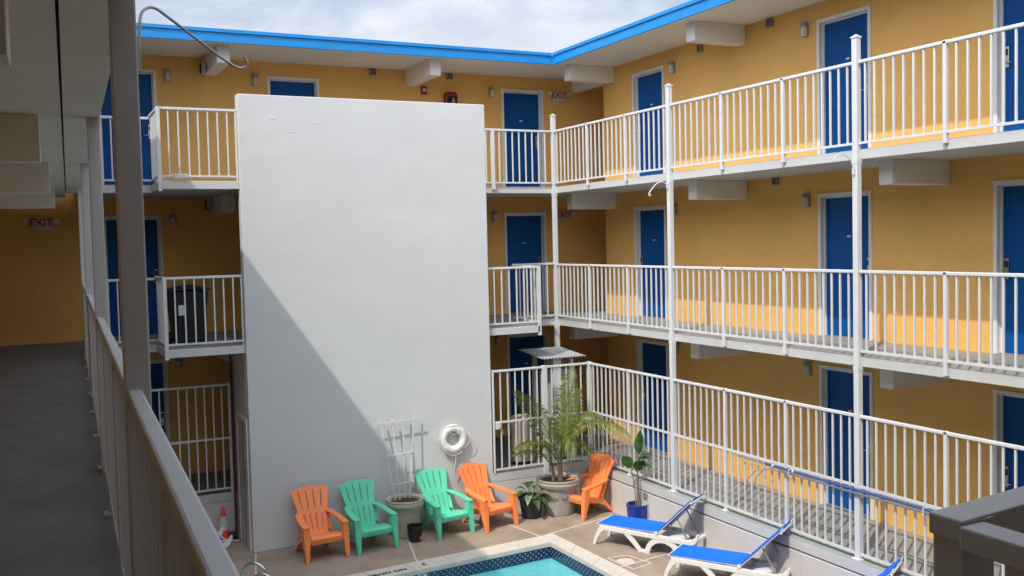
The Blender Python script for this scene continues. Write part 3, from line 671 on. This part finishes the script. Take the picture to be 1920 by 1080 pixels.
# ------------------------------------------------------------------ Adirondack chairs
def make_chair(m, label):
    t = thing('garden_chair', label, 'chair', group='plastic slatted armchairs round the pool')
    prof = [(-.355, .27), (-.36, .345), (-.335, .375), (-.27, .383), (-.12, .350), (.05, .305), (.16, .285)]
    b = BM(); sheet(b, lambda i, j: (-.245+.49*i/6, prof[j][0], prof[j][1]-.012*math.sin(math.pi*i/6)*(j > 1)), 6, 6, lambda i, j: True, (0, .008, -.012))
    ob('seat', b, m, t, False, smooth=True, bevel=.003)
    # fan back: 5 slats and 4 slots
    us = []; sw, gp = .175, .024
    x = 0
    for k in range(5):
        us += [x, x+sw]; x += sw+gp
    tot = x-gp; us = [u/tot*2-1 for u in us]
    vs_ = [0, .09, .20, .30, .42, .46, .55, .62, .75, .85, .92, 1]
    def PB(i, j):
        u, v = us[i], vs_[j]
        hw = .185+.135*v**1.1 if v > .15 else .185+.135*.15**1.1+.02*(.15-v)
        top = 1-.06*u*u*(max(0, (v-.5)/.5)) - (.012*math.cos(u*math.pi*5)*0)
        vv = v*top
        y = .14+.32*vv+.045*(1-u*u)*(.3+.7*v)-.02; z = .275+.715*vv
        return (u*hw, y, z)
    def mask(i, j): 
        if i % 2 == 0: return True
        return not (1 <= j < 4 or 6 <= j < 10)
    b = BM(); sheet(b, PB, 9, 11, mask, (0, .013, -.004)); ob('backrest', b, m, t, False, smooth=True, bevel=.003)
    for s in (-1, 1):
        # arm: plan outline narrow at the back, broad at the front
        L = [(.205, .30), (.262, .305), (.315, .21), (.352, .02), (.372, -.22), (.372, -.33), (.350, -.365), (.275, -.365), (.262, -.30), (.258, -.12), (.236, .08), (.20, .22)]
        hz = lambda y: .552+.075*max(0, (y+.30)/.6)
        b = BM(); A = [(s*x, y, hz(y)-.020) for x, y in L]; B = [(s*x, y, hz(y)) for x, y in L]; hull(b, A, B)
        # skirt along the outer edge
        for k in range(1, 6):
            p, q = Vector(B[k]), Vector(B[k+1]); bar(b, p-Vector((s*.004, 0, .022)), q-Vector((s*.004, 0, .022)), .009, .042)
        ob('armrest', b, m, t, False, smooth=True, bevel=.004)
        b = BM()   # front leg, tapering downwards from the arm
        hull(b, [(s*.300, -.405, 0), (s*.352, -.405, 0), (s*.352, -.355, 0), (s*.300, -.355, 0)], [(s*.262, -.362, .38), (s*.366, -.362, .38), (s*.366, -.23, .38), (s*.262, -.23, .38)])
        hull(b, [(s*.262, -.3615, .3805), (s*.366, -.3615, .3805), (s*.366, -.23, .3805), (s*.262, -.23, .3805)], [(s*.272, -.352, .534), (s*.368, -.352, .534), (s*.368, -.25, .534), (s*.272, -.25, .534)])
        ob('leg', b, m, t, False, bevel=.006)
        b = BM()   # rear leg with side rail under the seat
        side = [(-.352, .275), (-.34, .365), (-.1, .345), (.17, .292), (.27, .19), (.43, .0), (.375, .0), (.20, .16), (.04, .222), (-.2, .262)]
        hull(b, [(s*.246, y, z) for y, z in side], [(s*.272, y, z) for y, z in side])
        hull(b, [(s*.2465, .375, .001), (s*.2465, .43, .001), (s*.2465, .27, .19), (s*.2465, .215, .17)], [(s*.20, .375, .001), (s*.20, .43, .001), (s*.20, .27, .19), (s*.20, .215, .17)])
        ob('leg', b, m, t, False, bevel=.004)
        b = BM()   # shoulder web from back to arm
        hull(b, [(s*.19, .19, .36), (s*.205, .30, .61), (s*.215, .36, .62), (s*.20, .24, .34)], [(s*.25, .10, .32), (s*.262, .26, .60), (s*.262, .30, .60), (s*.262, .17, .29)])
        ob('side_panel', b, m, t, False, bevel=.003)
    return t
oc = make_chair(M['orange'], 'orange slatted armchair leftmost in the row, in the shade of the tower'); gc = make_chair(M['green'], 'aqua green slatted armchair in the shade, left of the tall planter')
index_kids()
def place(o, x, y, deg, z=ZP): o.location = (x, y, z); o.rotation_euler = (0, 0, R(deg))
place(oc, 4.00, 15.14, 4); place(gc, 4.80, 15.13, 6)
dup(gc, (6.18, 15.24, ZP), R(9), 'aqua green slatted armchair in sunlight below the life ring')
dup(oc, (6.99, 15.23, ZP), R(14), 'orange slatted armchair in sunlight at the tower corner, beside the small black plant pot')
dup(oc, (8.80, 14.95, ZP), R(-78), 'orange slatted armchair turned sideways against the right wall, beyond the blue pot')

# ------------------------------------------------------------------ sun loungers: local x along (0 foot .. 1.7 head), y across
LW = .55
def make_lounger(back=45, BLn=.80):
    t = thing('sun_lounger', '', 'sun lounger', group='white framed loungers with blue slings beside the pool')
    def arc(cx, cz, rx, rz, a0, a1, n=10): return [(cx+rx*math.cos(R(a0+(a1-a0)*k/n)), cz+rz*math.sin(R(a0+(a1-a0)*k/n))) for k in range(n+1)]
    for s, y0 in ((-1, 0.0), (1, LW-.05)):
        def pr(L, y=y0, w=.05):
            b = BM(); hull(b, [(x, y, z) for x, z in L], [(x, y+w, z) for x, z in L]); return b
        # rail
        L = [(.02, .335), (.04, .262)] + [(.35, .252), (.85, .245), (1.20, .232), (1.52, .215), (1.60, .225), (1.66, .262), (1.70, .33), (1.715, .40), (1.69, .415), (1.655, .36), (1.60, .318), (1.50, .298), (.9, .318), (.4, .334)]
        ob('side_rail', pr(L), M['resin'], t, False, bevel=.010)
        L = [(.035, .32), (-.02, .22), (-.075, .10), (-.10, 0), (-.045, 0), (-.01, .10), (.05, .20), (.12, .2585), (.16, .2605), (.16, .29), (.04, .335)]
        ob('leg', pr(L, y0+.003, .044), M['resin'], t, False, bevel=.008)
        L = [(.46, .30), (.58, .30)] + [(.66, .19), (.745, .055), (.775, .055)] + arc(1.08, .0, .275, .215, 168, 8) + [(1.37, .0), (1.44, .0), (1.40, .10), (1.33, .20), (1.26, .27), (.93, .27), (.86, .20), (.835, .10), (.845, 0), (.725, 0), (.66, .05), (.54, .21)]
        # split V leg and arch leg for clean convex pieces
        V = [(.44, .262), (.56, .262), (.66, .16), (.755, .045), (.85, .045), (.85, 0), (.71, 0), (.60, .12)]
        ob('leg', pr(V, y0+.004, .042), M['resin'], t, False, bevel=.006)
        b = BM(); inner = arc(1.12, 0, .225, .20, 180, 0, 14); outer = arc(1.12, 0, .30, .285, 180, 0, 14)
        outer = [(x, min(z, .26)) for x, z in outer]
        for k in range(14):
            q = [inner[k], inner[k+1], outer[k+1], outer[k]]
            hull(b, [(x, y0+.005, z) for x, z in q], [(x, y0+.045, z) for x, z in q])
        bmesh.ops.remove_doubles(b, verts=b.verts, dist=.0005)
        ob('leg', b, M['resin'], t, False)
    # cross members
    for x, z in ((.05, .30), (.50, .27), (1.10, .26), (1.62, .27)):
        b = BM(); box(b, x-.03, x+.03, .05, LW-.05, z-.03, z+.02); ob('cross_bar', b, M['resin'], t, False, bevel=.006)
    b = BM(); lathe(b, [(.12, .24), (.16, .25), (.16, .27), (.13, .285), (.03, .29)], 1.28, LW/2, 24); ob('tray', b, M['resin'], t, False, smooth=True)
    hx = 1.02
    b = BM(); sheet(b, lambda i, j: (.0+hx*i/10, .004+(LW-.008)*j/6, .352-.014*math.sin(math.pi*j/6)*math.sin(math.pi*min(1, (i+.5)/10))), 10, 6, lambda i, j: True, (0, 0, .008)); ob('seat_sling', b, M['sling'], t, False, smooth=True)
    b = BM(); 
    for y in (.012, LW-.012): tube(b, [(-.01, y, .350), (hx+.02, y, .350)], .009)
    tube(b, [(-.01, .0, .350), (-.01, LW, .350)], .012)
    ob('sling_tube', b, M['resin'], t, False, smooth=True)
    a = R(back); dxx, dzz = math.cos(a), math.sin(a)
    bk = BM(); sheet(bk, lambda i, j: (hx+.01+dxx*BLn*i/8, -.006+(LW+.012)*j/6, .357+dzz*BLn*i/8-.012*math.sin(math.pi*j/6)), 8, 6, lambda i, j: True, (-.006, 0, .006)); bo = ob('back_sling', bk, M['sling'], t, False, smooth=True)
    b = BM()
    for y in (.014, LW-.014): tube(b, [(hx+.012, y, .338), (hx+.012+dxx*(BLn+.01), y, .338+dzz*(BLn+.01)), (hx+dxx*(BLn+.05), y, .345+dzz*(BLn+.05))], .009)
    tube(b, [(hx+dxx*BLn*.99+.02, 0, .350+dzz*BLn*.93), (hx+dxx*BLn*.99+.02, LW, .350+dzz*BLn*.93)], .014)
    ob('back_frame', b, M['resin'], t, False, smooth=True)
    for y in (.07, LW-.07) if back > 10 else ():
        b = BM(); bar(b, (hx+dxx*.42, y, .345+dzz*.42), (hx+.50, y, .275), .016); ob('prop', b, M['grey_metal'], t, False)
    for y in (.0, LW):
        b = BM(); tube(b, [(hx, y-.012, .345), (hx, y+.012, .345)], .028, 12); ob('hinge', b, M['resin'], t, False)
    return t
l0 = make_lounger(); index_kids()
ang = math.atan2(-.862, .507)
l0.location = (8.01, 13.27, ZP); l0.rotation_euler = (0, 0, ang); l0['label'] = 'blue sling lounger farthest along the pool, its foot nearest the orange chair'
dup(l0, (8.06, 11.40, ZP), ang+R(3), 'blue sling lounger in the middle of the three, overlapping the first one')
dup(l0, (8.12, 9.56, ZP), ang, 'blue sling lounger of which only the raised back tip shows at the bottom edge')
lf = make_lounger(1, .55); lf.location = (1.02, 15.30, ZP); lf.rotation_euler = (0, 0, R(6)); lf['label'] = 'white lounger mostly hidden below the near handrail, only its curled end showing'

# ------------------------------------------------------------------ pots and plants
def pot(label, prof, x, y, m, soil_r, soil_z, name='planter', cat='planter', ribs=None):
    t = thing(name, label, cat, (x, y, ZP)); b = BM(); lathe(b, prof, n=36); ob('pot', b, m, t, False, smooth=True)
    b = BM(); n = 24
    rings = [[b.verts.new((r*soil_r*math.cos(2*math.pi*j/n), r*soil_r*math.sin(2*math.pi*j/n), soil_z+rnd.uniform(-.012, .012))) for j in range(n)] for r in (1, .7, .4)]
    c = b.verts.new((0, 0, soil_z+.02))
    for A, B in zip(rings, rings[1:]):
        for j in range(n): b.faces.new((A[j], A[(j+1) % n], B[(j+1) % n], B[j]))
    for j in range(n): b.faces.new((rings[-1][j], rings[-1][(j+1) % n], c))
    ob('soil', b, M['soil'], t, False, smooth=True)
    return t
def pprof(rb, rt, h, rim, rimh, th=.03, lip=.02):
    return [(rb*.9, 0), (rb, .012), (rb+(rt-rb)*.35, h*.35), (rb+(rt-rb)*.7, h*.7), (rt, h-rimh), (rt+rim*.6, h-rimh+.004), (rt+rim, h-rimh*.6), (rt+rim*.75, h-rimh*.35), (rt+rim, h-.02), (rt+rim*.8, h), (rt-th+rim, h-.004), (rt-th, h-.03), (rt-th-.01, h-.09), (.02, h-.10)]
t = pot('tall sage green glazed planter with dry soil and the trellis in it', pprof(.215, .285, .635, .038, .12), 5.535, 15.37, M['glaze'], .262, .575)
for k in range(16):
    b = BM(); a = rnd.uniform(0, 6.28); r = rnd.uniform(.05, .2); p = Vector((r*math.cos(a), r*math.sin(a), .575))
    tube(b, [p, p+Vector((rnd.uniform(-.04, .04), rnd.uniform(-.04, .04), rnd.uniform(.04, .12)))], [.006, .003], 5); ob('dead_stem', b, M['trunk'], t, False)
# trellis
t = thing('trellis', 'white fan shaped trellis with a broken slat, rising from the sage planter', 'trellis', (5.55, 15.50, -.2))
P0 = Vector(t.location)
def tb(p, q, w=.022, h=.012, nm='slat'):
    b = BM(); bar(b, Vector(p)-P0, Vector(q)-P0, w, h, up=Vector((0, 1, 0))); ob(nm, b, M['rail'], t, False)
yb, yt = 15.52, 15.60
zt_, zm, zl = 1.155, .60, .115
tb((5.42, yb, -.20), (5.205, yt, 1.255)); tb((5.50, yb, -.20), (5.425, yt, 1.22)); tb((5.59, yb, -.20), (5.62, yt, 1.30)); tb((5.67, yb, -.20), (5.825, yt, 1.315))
tb((5.12, yt-.013, zt_-.02), (5.905, yt-.013, zt_+.02), .03, .012, 'cross_slat'); tb((5.29, yt-.05, zm-.01), (5.80, yt-.05, zm+.02), .028, .012, 'cross_slat'); tb((5.40, yb-.012, zl-.005), (5.76, yb-.012, zl+.01), .026, .012, 'cross_slat')
# black bucket
t = thing('bucket', 'small black plastic bucket on the deck before the sage planter', 'bucket', (5.555, 14.99, ZP))
b = BM(); lathe(b, [(.095, 0), (.105, .01), (.125, .24), (.135, .245), (.135, .262), (.122, .262), (.10, .03), (.01, .028)], n=28); ob('body', b, M['black'], t, False, smooth=True)
b = BM(); tube(b, [(.13*math.cos(a), .13*math.sin(a), .25-.06*math.sin((a))) for a in [math.pi*k/12 for k in range(13)]], .004, 6); ob('handle', b, M['grey_metal'], t, False)
b = BM(); box(b, .035, .075, -.122, -.110, .05, .10); ob('sticker', b, M['cone'], t, False)

# palm
t = pot('large grey stone pot holding a tall yellow-green palm by the fence', pprof(.27, .345, .64, .05, .14), 8.40, 15.24, M['concrete_pot'], .32, .575, 'potted_palm', 'palm')
b = BM()
for k in range(6):
    a = -math.pi/2+(k-2.5)*.42; p = Vector((.315*math.cos(a), .315*math.sin(a), .36))
    for dz in (0, .03): tube(b, [p+Vector((-.05, 0, dz)), p+Vector((0, -.015, dz-.035)), p+Vector((.05, 0, dz))], .012, 6)
ob('swag_relief', b, M['concrete_pot'], t, False, smooth=True)
PB0 = Vector((8.40, 15.24, ZP))
def frond(par, base, tip, lift, nleaf, ll, seed, dry=0, twist=0, side=None):
    r = random.Random(seed); base, tip = Vector(base), Vector(tip)
    ctrl = (base+tip)/2+Vector((0, 0, lift)); c0 = base.lerp(ctrl, .5)+Vector((0, 0, lift*.25))
    pt = lambda u: (1-u)**3*base+3*(1-u)**2*u*c0+3*(1-u)*u*u*ctrl+u**3*tip
    pts = [pt(k/18) for k in range(19)]
    b = BM(); tube(b, pts, [.013*(1-.8*k/18) for k in range(19)], 6); fo = ob('frond', b, M['palm_leaf'], par, False, smooth=True)
    b = BM()
    hd = tip-base; hd.z = 0; hd.normalize(); sd = Vector((-hd.y, hd.x, 0))
    for k in range(nleaf):
        u = .22+.78*(k/(nleaf-1)); p = pt(u); d = (pt(min(1, u+.02))-pt(max(0, u-.02))).normalized()
        lat = sd - d*sd.dot(d); lat.normalize(); nn = d.cross(lat)
        if nn.z < 0: nn = -nn
        L = ll*(math.sin(math.pi*min(1, .18+.80*u))**.7)*r.uniform(.82, 1.1)
        for s in (-1, 1):
            dr = (lat*s*math.cos(twist)+nn*(.30+math.sin(twist)*s)*r.uniform(.6, 1.1)+d*(.55+.5*u)).normalized()
            w = .0105*r.uniform(.8, 1.2); wv = d*w
            q0 = p; q1 = p+dr*L*.5+Vector((0, 0, -.02*L)); q2 = p+dr*L*.85+Vector((0, 0, -.30*L*r.uniform(.6, 1.4))); q3 = p+dr*L+Vector((0, 0, -.55*L*r.uniform(.6, 1.3)))
            V = [b.verts.new(x) for x in (q0-wv*.5, q0+wv*.5, q1-wv, q1+wv, q2-wv*.7, q2+wv*.7)]; e = b.verts.new(q3)
            fs = [b.faces.new((V[0], V[1], V[3], V[2])), b.faces.new((V[2], V[3], V[5], V[4])), b.faces.new((V[4], V[5], e))]
            if r.random() < dry:
                for f in fs[1 if r.random() < .6 else 0:]: f.material_index = 1
    ob('leaflets', b, [M['palm_leaf'], M['palm_dry']], fo, False)
def rel(x, y, z): return Vector((x, y, z))-PB0
for bx, by, h, rr in ((8.43, 15.22, .42, .05), (8.30, 15.24, .30, .038), (8.47, 15.30, .30, .035)):
    b = BM(); q = rel(bx, by, -.18); tube(b, [q, q+Vector((.005, 0, h*.4)), q+Vector((-.01, 0, h))], [rr*1.15, rr*.9, rr*.55], 10); ob('trunk', b, M['trunk'], t, False, smooth=True)
FR = [((8.42, 15.22, .15), (7.45, 15.05, .55), .62, 50, .36, .12, .2), ((8.42, 15.22, .2), (7.55, 15.15, 1.55), .50, 54, .40, .06, .5), ((8.42, 15.22, .2), (8.80, 15.35, 1.85), .40, 58, .36, .05, .9), ((8.44, 15.22, .2), (9.27, 14.20, .72), 1.15, 64, .40, .40, .1),
      ((8.44, 15.25, .2), (9.25, 15.15, .95), .85, 46, .30, .25, .3), ((8.40, 15.25, .2), (7.95, 14.85, .35), .9, 44, .30, .08, .4), ((8.42, 15.22, .2), (8.45, 14.75, .35), 1.0, 40, .28, .1, .3), ((8.42, 15.25, .2), (8.30, 15.5, 1.35), .4, 46, .28, .05, .8),
      ((8.30, 15.24, .1), (7.45, 15.15, .42), .45, 40, .24, .2, .1), ((8.45, 15.28, .15), (9.05, 15.52, 1.40), .45, 46, .30, .1, .6), ((8.47, 15.3, .1), (8.95, 14.9, .35), .7, 36, .26, .15, .3), ((8.30, 15.24, .05), (8.05, 15.45, .75), .4, 36, .24, .1, .5)]
for i, (p, q, lf, nl, ll, dry, tw) in enumerate(FR):
    if i in (7, 5): continue
    frond(t, rel(*p), rel(*q), lf*.6, int(nl*.85), ll*1.05, 20+i, dry, tw)
b = BM()
for k in range(9):
    a = rnd.uniform(0, 6.28); p = Vector((.27*math.cos(a), .27*math.sin(a), .60)); o = Vector((math.cos(a), math.sin(a), 0))
    tube(b, [p, p+o*.09+Vector((0, 0, .03)), p+o*.16+Vector((0, 0, -.2)), p+o*.17+Vector((0, 0, -.45+rnd.uniform(-.1, .1)))], .005, 5)
ob('hanging_runner', b, M['leaf_cream'], t, False)

def broad_leaf(b, base, direction, L, W, droop, fold=.25, mi=0, up=Vector((0, 0, 1))):
    d = Vector(direction).normalized(); s = d.cross(up); s.normalize(); n = s.cross(d); rows = []
    K = 8
    for k in range(K+1):
        u = k/K; c = Vector(base)+d*L*u+Vector((0, 0, -droop*L*u*u)); w = W*math.sin(math.pi*min(.999, .04+.96*u)**.85)*.5
        rows.append([b.verts.new(c+s*w*a+n*abs(a)*w*fold) for a in (-1, -.5, 0, .5, 1)])
    for A, B in zip(rows, rows[1:]):
        for j in range(4):
            f = b.faces.new((A[j], A[j+1], B[j+1], B[j])); f.material_index = mi; f.smooth = True
# black pot with drooping variegated plant
t = pot('drooping broad-leaved plant in a black nursery pot, left of the grey stone pot', [(.15, 0), (.165, .01), (.215, .33), (.235, .335), (.24, .38), (.22, .38), (.20, .30), (.02, .29)], 7.84, 15.24, M['blackpot'], .195, .31, 'potted_plant', 'plant')
for k, (a, el, L, cr_) in enumerate(((2.6, .9, .34, 0), (2.0, 1.2, .38, 0), (3.4, .7, .30, 0), (-.3, .3, .34, 1), (-1.2, .1, .30, 0), (-2.2, .4, .32, 1), (.6, .8, .34, 1), (1.2, 1.2, .4, 0), (-.8, .6, .36, 1), (-1.7, .0, .28, 0), (3.0, .3, .36, 1))):
    b = BM(); d = Vector((math.cos(a)*math.cos(el), math.sin(a)*math.cos(el), math.sin(el)+.3)); p = Vector((0, 0, .30)); q = p+d*.17
    tube(b, [p, q], .007, 5); broad_leaf(b, q, Vector((d.x, d.y, d.z*.5)), L*.85, .13, .75); ob('leaf', b, M['leaf_cream'] if cr_ else M['leaf'], t, False)
# blue pot with a bird of paradise plant
bpx, bpy_ = 9.145, 13.82
t = pot('round cobalt blue pot with a tall thin leafy plant against the right wall', [(.15, 0), (.165, .01), (.182, .2), (.185, .34), (.195, .345), (.198, .385), (.185, .39), (.168, .385), (.165, .31), (.02, .30)], bpx, bpy_, M['bluepot'], .162, .325, 'potted_plant', 'plant')
for pts, r0 in (([(0, 0, .3), (.01, .01, .7), (.03, .03, 1.0), (.05, .02, 1.22)], .020), ([(-.03, 0, .3), (-.045, .02, .7), (-.10, .04, 1.02)], .010), ([(.02, -.02, .3), (.03, 0, .65), (.035, .03, .95), (.04, .05, 1.25)], .012)):
    b = BM(); tube(b, pts, [r0*(1-.18*k) for k in range(len(pts))], 7); ob('stem', b, M['cane'], t, False, smooth=True)
for base, d, L, W, dr in (((.05, .02, 1.22), (.0, -.15, 1), .44, .17, .0), ((.05, .02, 1.10), (.60, -.35, .75), .42, .22, .35), ((-.10, .04, 1.00), (-.40, .0, .85), .36, .19, .3), ((.03, .03, .92), (-.05, -.45, .85), .40, .22, .3), ((.05, .02, 1.12), (.85, .0, .30), .36, .18, .5), ((.05, .03, .98), (.35, -.7, .5), .34, .18, .45)):
    b = BM(); broad_leaf(b, base, d, L, W, dr, .35, up=Vector((.3, 1, .2)) if abs(d[2]) > .8 else Vector((0, 0, 1))); ob('leaf', b, M['leaf'], t, False)

# ------------------------------------------------------------------ life ring
t = thing('life_ring', 'white life ring hanging on the tower wall with a loose rope', 'life ring', (6.555, 15.655, .735)); t.scale = (.92, 1, .92)
b = BM(); n1_, n2_ = 40, 14
Rg = [[b.verts.new(((.205+.072*math.cos(2*math.pi*j/n2_))*math.cos(2*math.pi*i/n1_), .058*math.sin(2*math.pi*j/n2_)-.0, (.205+.072*math.cos(2*math.pi*j/n2_))*math.sin(2*math.pi*i/n1_))) for j in range(n2_)] for i in range(n1_)]
for i in range(n1_):
    for j in range(n2_): b.faces.new((Rg[i][j], Rg[i][(j+1) % n2_], Rg[(i+1) % n1_][(j+1) % n2_], Rg[(i+1) % n1_][j]))
ob('ring', b, M['ring'], t, False, smooth=True)
b = BM()
for k in range(4):
    a0 = math.pi/4+k*math.pi/2
    tube(b, [((.285+.03*math.sin(math.pi*u/8))*math.cos(a0+math.pi/2*u/8), -.02-.035*math.sin(math.pi*u/8), (.285+.0*u)*math.sin(a0+math.pi/2*u/8)-.02*math.sin(math.pi*u/8)) for u in range(9)], .007, 6)
tube(b, [(-.15, -.06, .17), (-.05, -.075, .10), (.06, -.075, .10), (.13, -.06, .19)], .006, 6)
tube(b, [(.02, -.065, -.24), (.015, -.06, -.38), (.0, -.03, -.55), (-.01, .0, -.72)], .007, 6)
tube(b, [(-.02, -.03, -.26), (-.035, .0, -.42), (-.02, .02, -.55)], .007, 6)
tube(b, [(.10, -.06, -.16), (.15, -.08, -.145), (.17, -.07, -.17), (.13, -.07, -.18)], .009, 6)
ob('rope', b, M['rope'], t, False, smooth=True)
for k in range(4):
    a = math.pi/4+k*math.pi/2; b = BM()
    c = Vector((.205*math.cos(a), 0, .205*math.sin(a))); rad = Vector((math.cos(a), 0, math.sin(a))); 
    for dt in (-.022, .022):
        tg = Vector((-math.sin(a), 0, math.cos(a)))*dt
        tube(b, [c+tg+(rad*.075*math.cos(x)+Vector((0, 1, 0))*.061*math.sin(x)) for x in [2*math.pi*j/14 for j in range(14)]], .005, 5, closed=True)
    ob('strap', b, M['ring'], t, False)
# ------------------------------------------------------------------ traffic cone
t = thing('traffic_cone', 'orange traffic cone with a pale band in the left corner of the pool deck', 'traffic cone', (2.80, 16.72, ZP)); t.scale = (.86, .86, .86)
b = BM(); box(b, -.16, .16, -.16, .16, 0, .03); ob('base', b, M['cone'], t, False, bevel=.01)
b = BM(); lathe(b, [(.125, .03), (.022, .66), (.018, .665), (.005, .665)], n=24); ob('body', b, M['cone'], t, False, smooth=True)
b = BM(); z0, z1 = .20, .46; rr = lambda z: .125-(z-.03)*.103/.63
lathe(b, [(rr(z0)+.003, z0), (rr(z1)+.003, z1)], n=24); ob('band', b, M['cone_band'], t, False, smooth=True)
# ------------------------------------------------------------------ chrome ladder rail
t = thing('pool_handrail', 'curved chrome pool ladder handrail at the bottom edge, left', 'handrail', (2.55, 13.25, ZP))
for s, dxl in ((0, 0.0), (1, .5)):
    b = BM(); cx, cy = 0+dxl*0, 0-dxl
    pts = [(-.13, cy+.10, 0), (-.13, cy+.09, .35)] + [(-.13+.17*(1-math.cos(R(a))), cy+.09-.13*(1-math.cos(R(a))), .35+.29*math.sin(R(a))) for a in range(15, 181, 15)] + [(.22, cy-.18, .1), (.22, cy-.18, -.5)]
    tube(b, pts, .021, 12); ob('rail', b, M['steel'], t, False, smooth=True)
# ------------------------------------------------------------------ kiosk with corrugated roof
t = thing('kiosk', 'ice machine shelter with a flat corrugated metal roof behind the pool fence', 'shelter', (8.9, 16.3, 0))
b = BM(); K = 72
sheet(b, lambda i, j: (-.46+.92*i/K, -.48+.98*j/2, 1.968+.085*j/2+.011*math.sin(2*math.pi*i/K*14)), K, 2, lambda i, j: True, (0, 0, .004)); ob('roof', b, M['corr'], t, False, smooth=True)
for x, y, w_ in ((-.10, -.34, .16), (.22, -.34, .05), (-.16, .40, .08), (.40, .40, .08)):
    b = BM(); box(b, x-w_/2, x+w_/2, y-.04, y+.04, 0, 1.97); ob('post', b, M['rail'], t, False)
b = BM(); box(b, -.10, .38, -.25, .35, .02, 1.72); cbn = ob('cabinet', b, M['cab'], t, False, bevel=.02)
b = BM(); box(b, -.06, .34, -.275, -.255, .85, 1.6); ob('cabinet_door', b, M['glaze'], cbn, False)
b = BM(); box(b, -.03, .05, -.40, -.345, 1.32, 1.52); ob('control_box', b, M['label'], t, False)
b = BM(); box(b, -.01, .035, -.405, -.401, 1.40, 1.47); ob('display', b, M['dark'], t, False)
# covered thing behind the fence
t = thing('covered_grill', 'beige canvas covered grill behind the fence, left of the palm', 'grill', (8.20, 16.25, 0))
b = BM(); sheet(b, lambda i, j: ((.22-.0*j+.02*math.sin(5*i*2*math.pi/20+j)+(.03 if j < 3 else 0))*(1-.12*(j == 6)-.75*(j == 7))*math.cos(2*math.pi*i/20), (.17+.012*math.sin(7*i*2*math.pi/20+j))*(1-.12*(j == 6)-.75*(j == 7))*math.sin(2*math.pi*i/20), [.05, .2, .4, .55, .7, .82, .89, .92][j]), 20, 7, lambda i, j: True, (0, 0, .002)); ob('cover', b, M['beige'], t, False, smooth=True)
b = BM(); 
for x, y in ((-.14, -.1), (.14, -.1), (.14, .1), (-.14, .1)): box(b, x-.02, x+.02, y-.02, y+.02, 0, .2)
ob('cart', b, M['black'], t, False)
# ------------------------------------------------------------------ pool poles on the fence
t = thing('pool_pole', 'long blue telescopic pool pole resting along the fence middle rail', 'pool pole', (XR-.08, 9, .9))
b = BM(); tube(b, [(0, 1.75, .015), (0, -3.9, .015)], .019, 10); ob('tube', b, M['pole_blue'], t, False, smooth=True)
b = BM(); tube(b, [(0, 2.35, .018), (0, 1.75, .015)], .011, 8); ob('tip', b, M['pole_steel'], t, False, smooth=True)
for y in (1.6, 1.2):
    b = BM(); tube(b, [(0, y, .015), (0, y-.03, .015)], .024, 12); ob('collar', b, M['label'], t, False)
t = thing('rescue_hook', 'silver rescue pole with a curved double hook, hung under the blue pole', 'rescue hook', (XR-.075, 9, .85))
b = BM(); tube(b, [(0, 1.50, .02), (0, -3.9, .02)], .015, 10); ob('tube', b, M['pole_steel'], t, False, smooth=True)
b = BM()
for dx_ in (-.01, -.16):
    tube(b, [(0, 1.45, .02), (dx_*.5, 1.62, .025), (dx_, 1.78, -.02), (dx_-.02, 1.92, -.16), (dx_-.03, 1.96, -.32), (dx_-.02, 1.93, -.42)], .007, 6)
tube(b, [(-.03, 1.93, -.42), (-.06, 1.86, -.50), (-.12, 1.84, -.51), (-.18, 1.93, -.42)], .007, 6)
ob('hook', b, M['grey_metal'], t, False, smooth=True)
for y in (10.25, 8.0, 6.2):
    t2 = thing('pole_bracket', 'small bracket holding the pool poles to the fence, %s' % ('farther one' if y > 10 else 'nearer one' if y > 7 else 'one hidden by the near railing'), 'bracket', (XR-.05, y, .88))
    b = BM(); tube(b, [(.02, 0, .05), (-.06, 0, .05), (-.065, 0, -.03), (-.02, 0, -.07), (.02, 0, -.06)], .008, 6); ob('clip', b, M['rail'], t2, False, smooth=True)
# outlet box and cable on the low wall
t = thing('outlet_box', 'small dark outlet box with a cable on the low wall above the blue pot', 'outlet', (XR-.115, 13.72, -.20))
b = BM(); box(b, -.03, 0, -.06, .06, -.045, .045); ob('box', b, M['grey_metal'], t, False, bevel=.005)
b = BM(); tube(b, [(-.02, -.05, -.04), (-.03, -.10, -.25), (-.02, -.05, -.42), (-.02, .02, -.30), (-.02, .08, -.05)], .004, 5); ob('cable', b, M['rope'], t, False)

t = thing('junction_box', 'small white junction box on the rail foot of the top left landing', 'junction box', (2.20, 15.79, 5.265))
b = BM(); box(b, -.10, .10, -.03, .03, -.035, .035); ob('box', b, M['rail'], t, False, bevel=.008)
b = BM(); tube(b, [(-.10, 0, 0), (-.2, .0, .0), (-.28, .02, -.04)], .006, 6); ob('conduit', b, M['rail'], t, False)
t = thing('drain_box', 'low black drain box on the deck between the cone and the tower door', 'drain box', (2.93, 16.70, ZP))
b = BM(); box(b, -.09, .08, -.10, .10, 0, .10); ob('box', b, M['black'], t, False, bevel=.02)
b = BM(); tube(b, [(-.05, -.10, .03), (-.02, -.20, .02), (.05, -.26, .02)], .014, 8); ob('pipe', b, M['rail'], t, False)
# clean: unlink helper references
print('objects', len(C.objects))
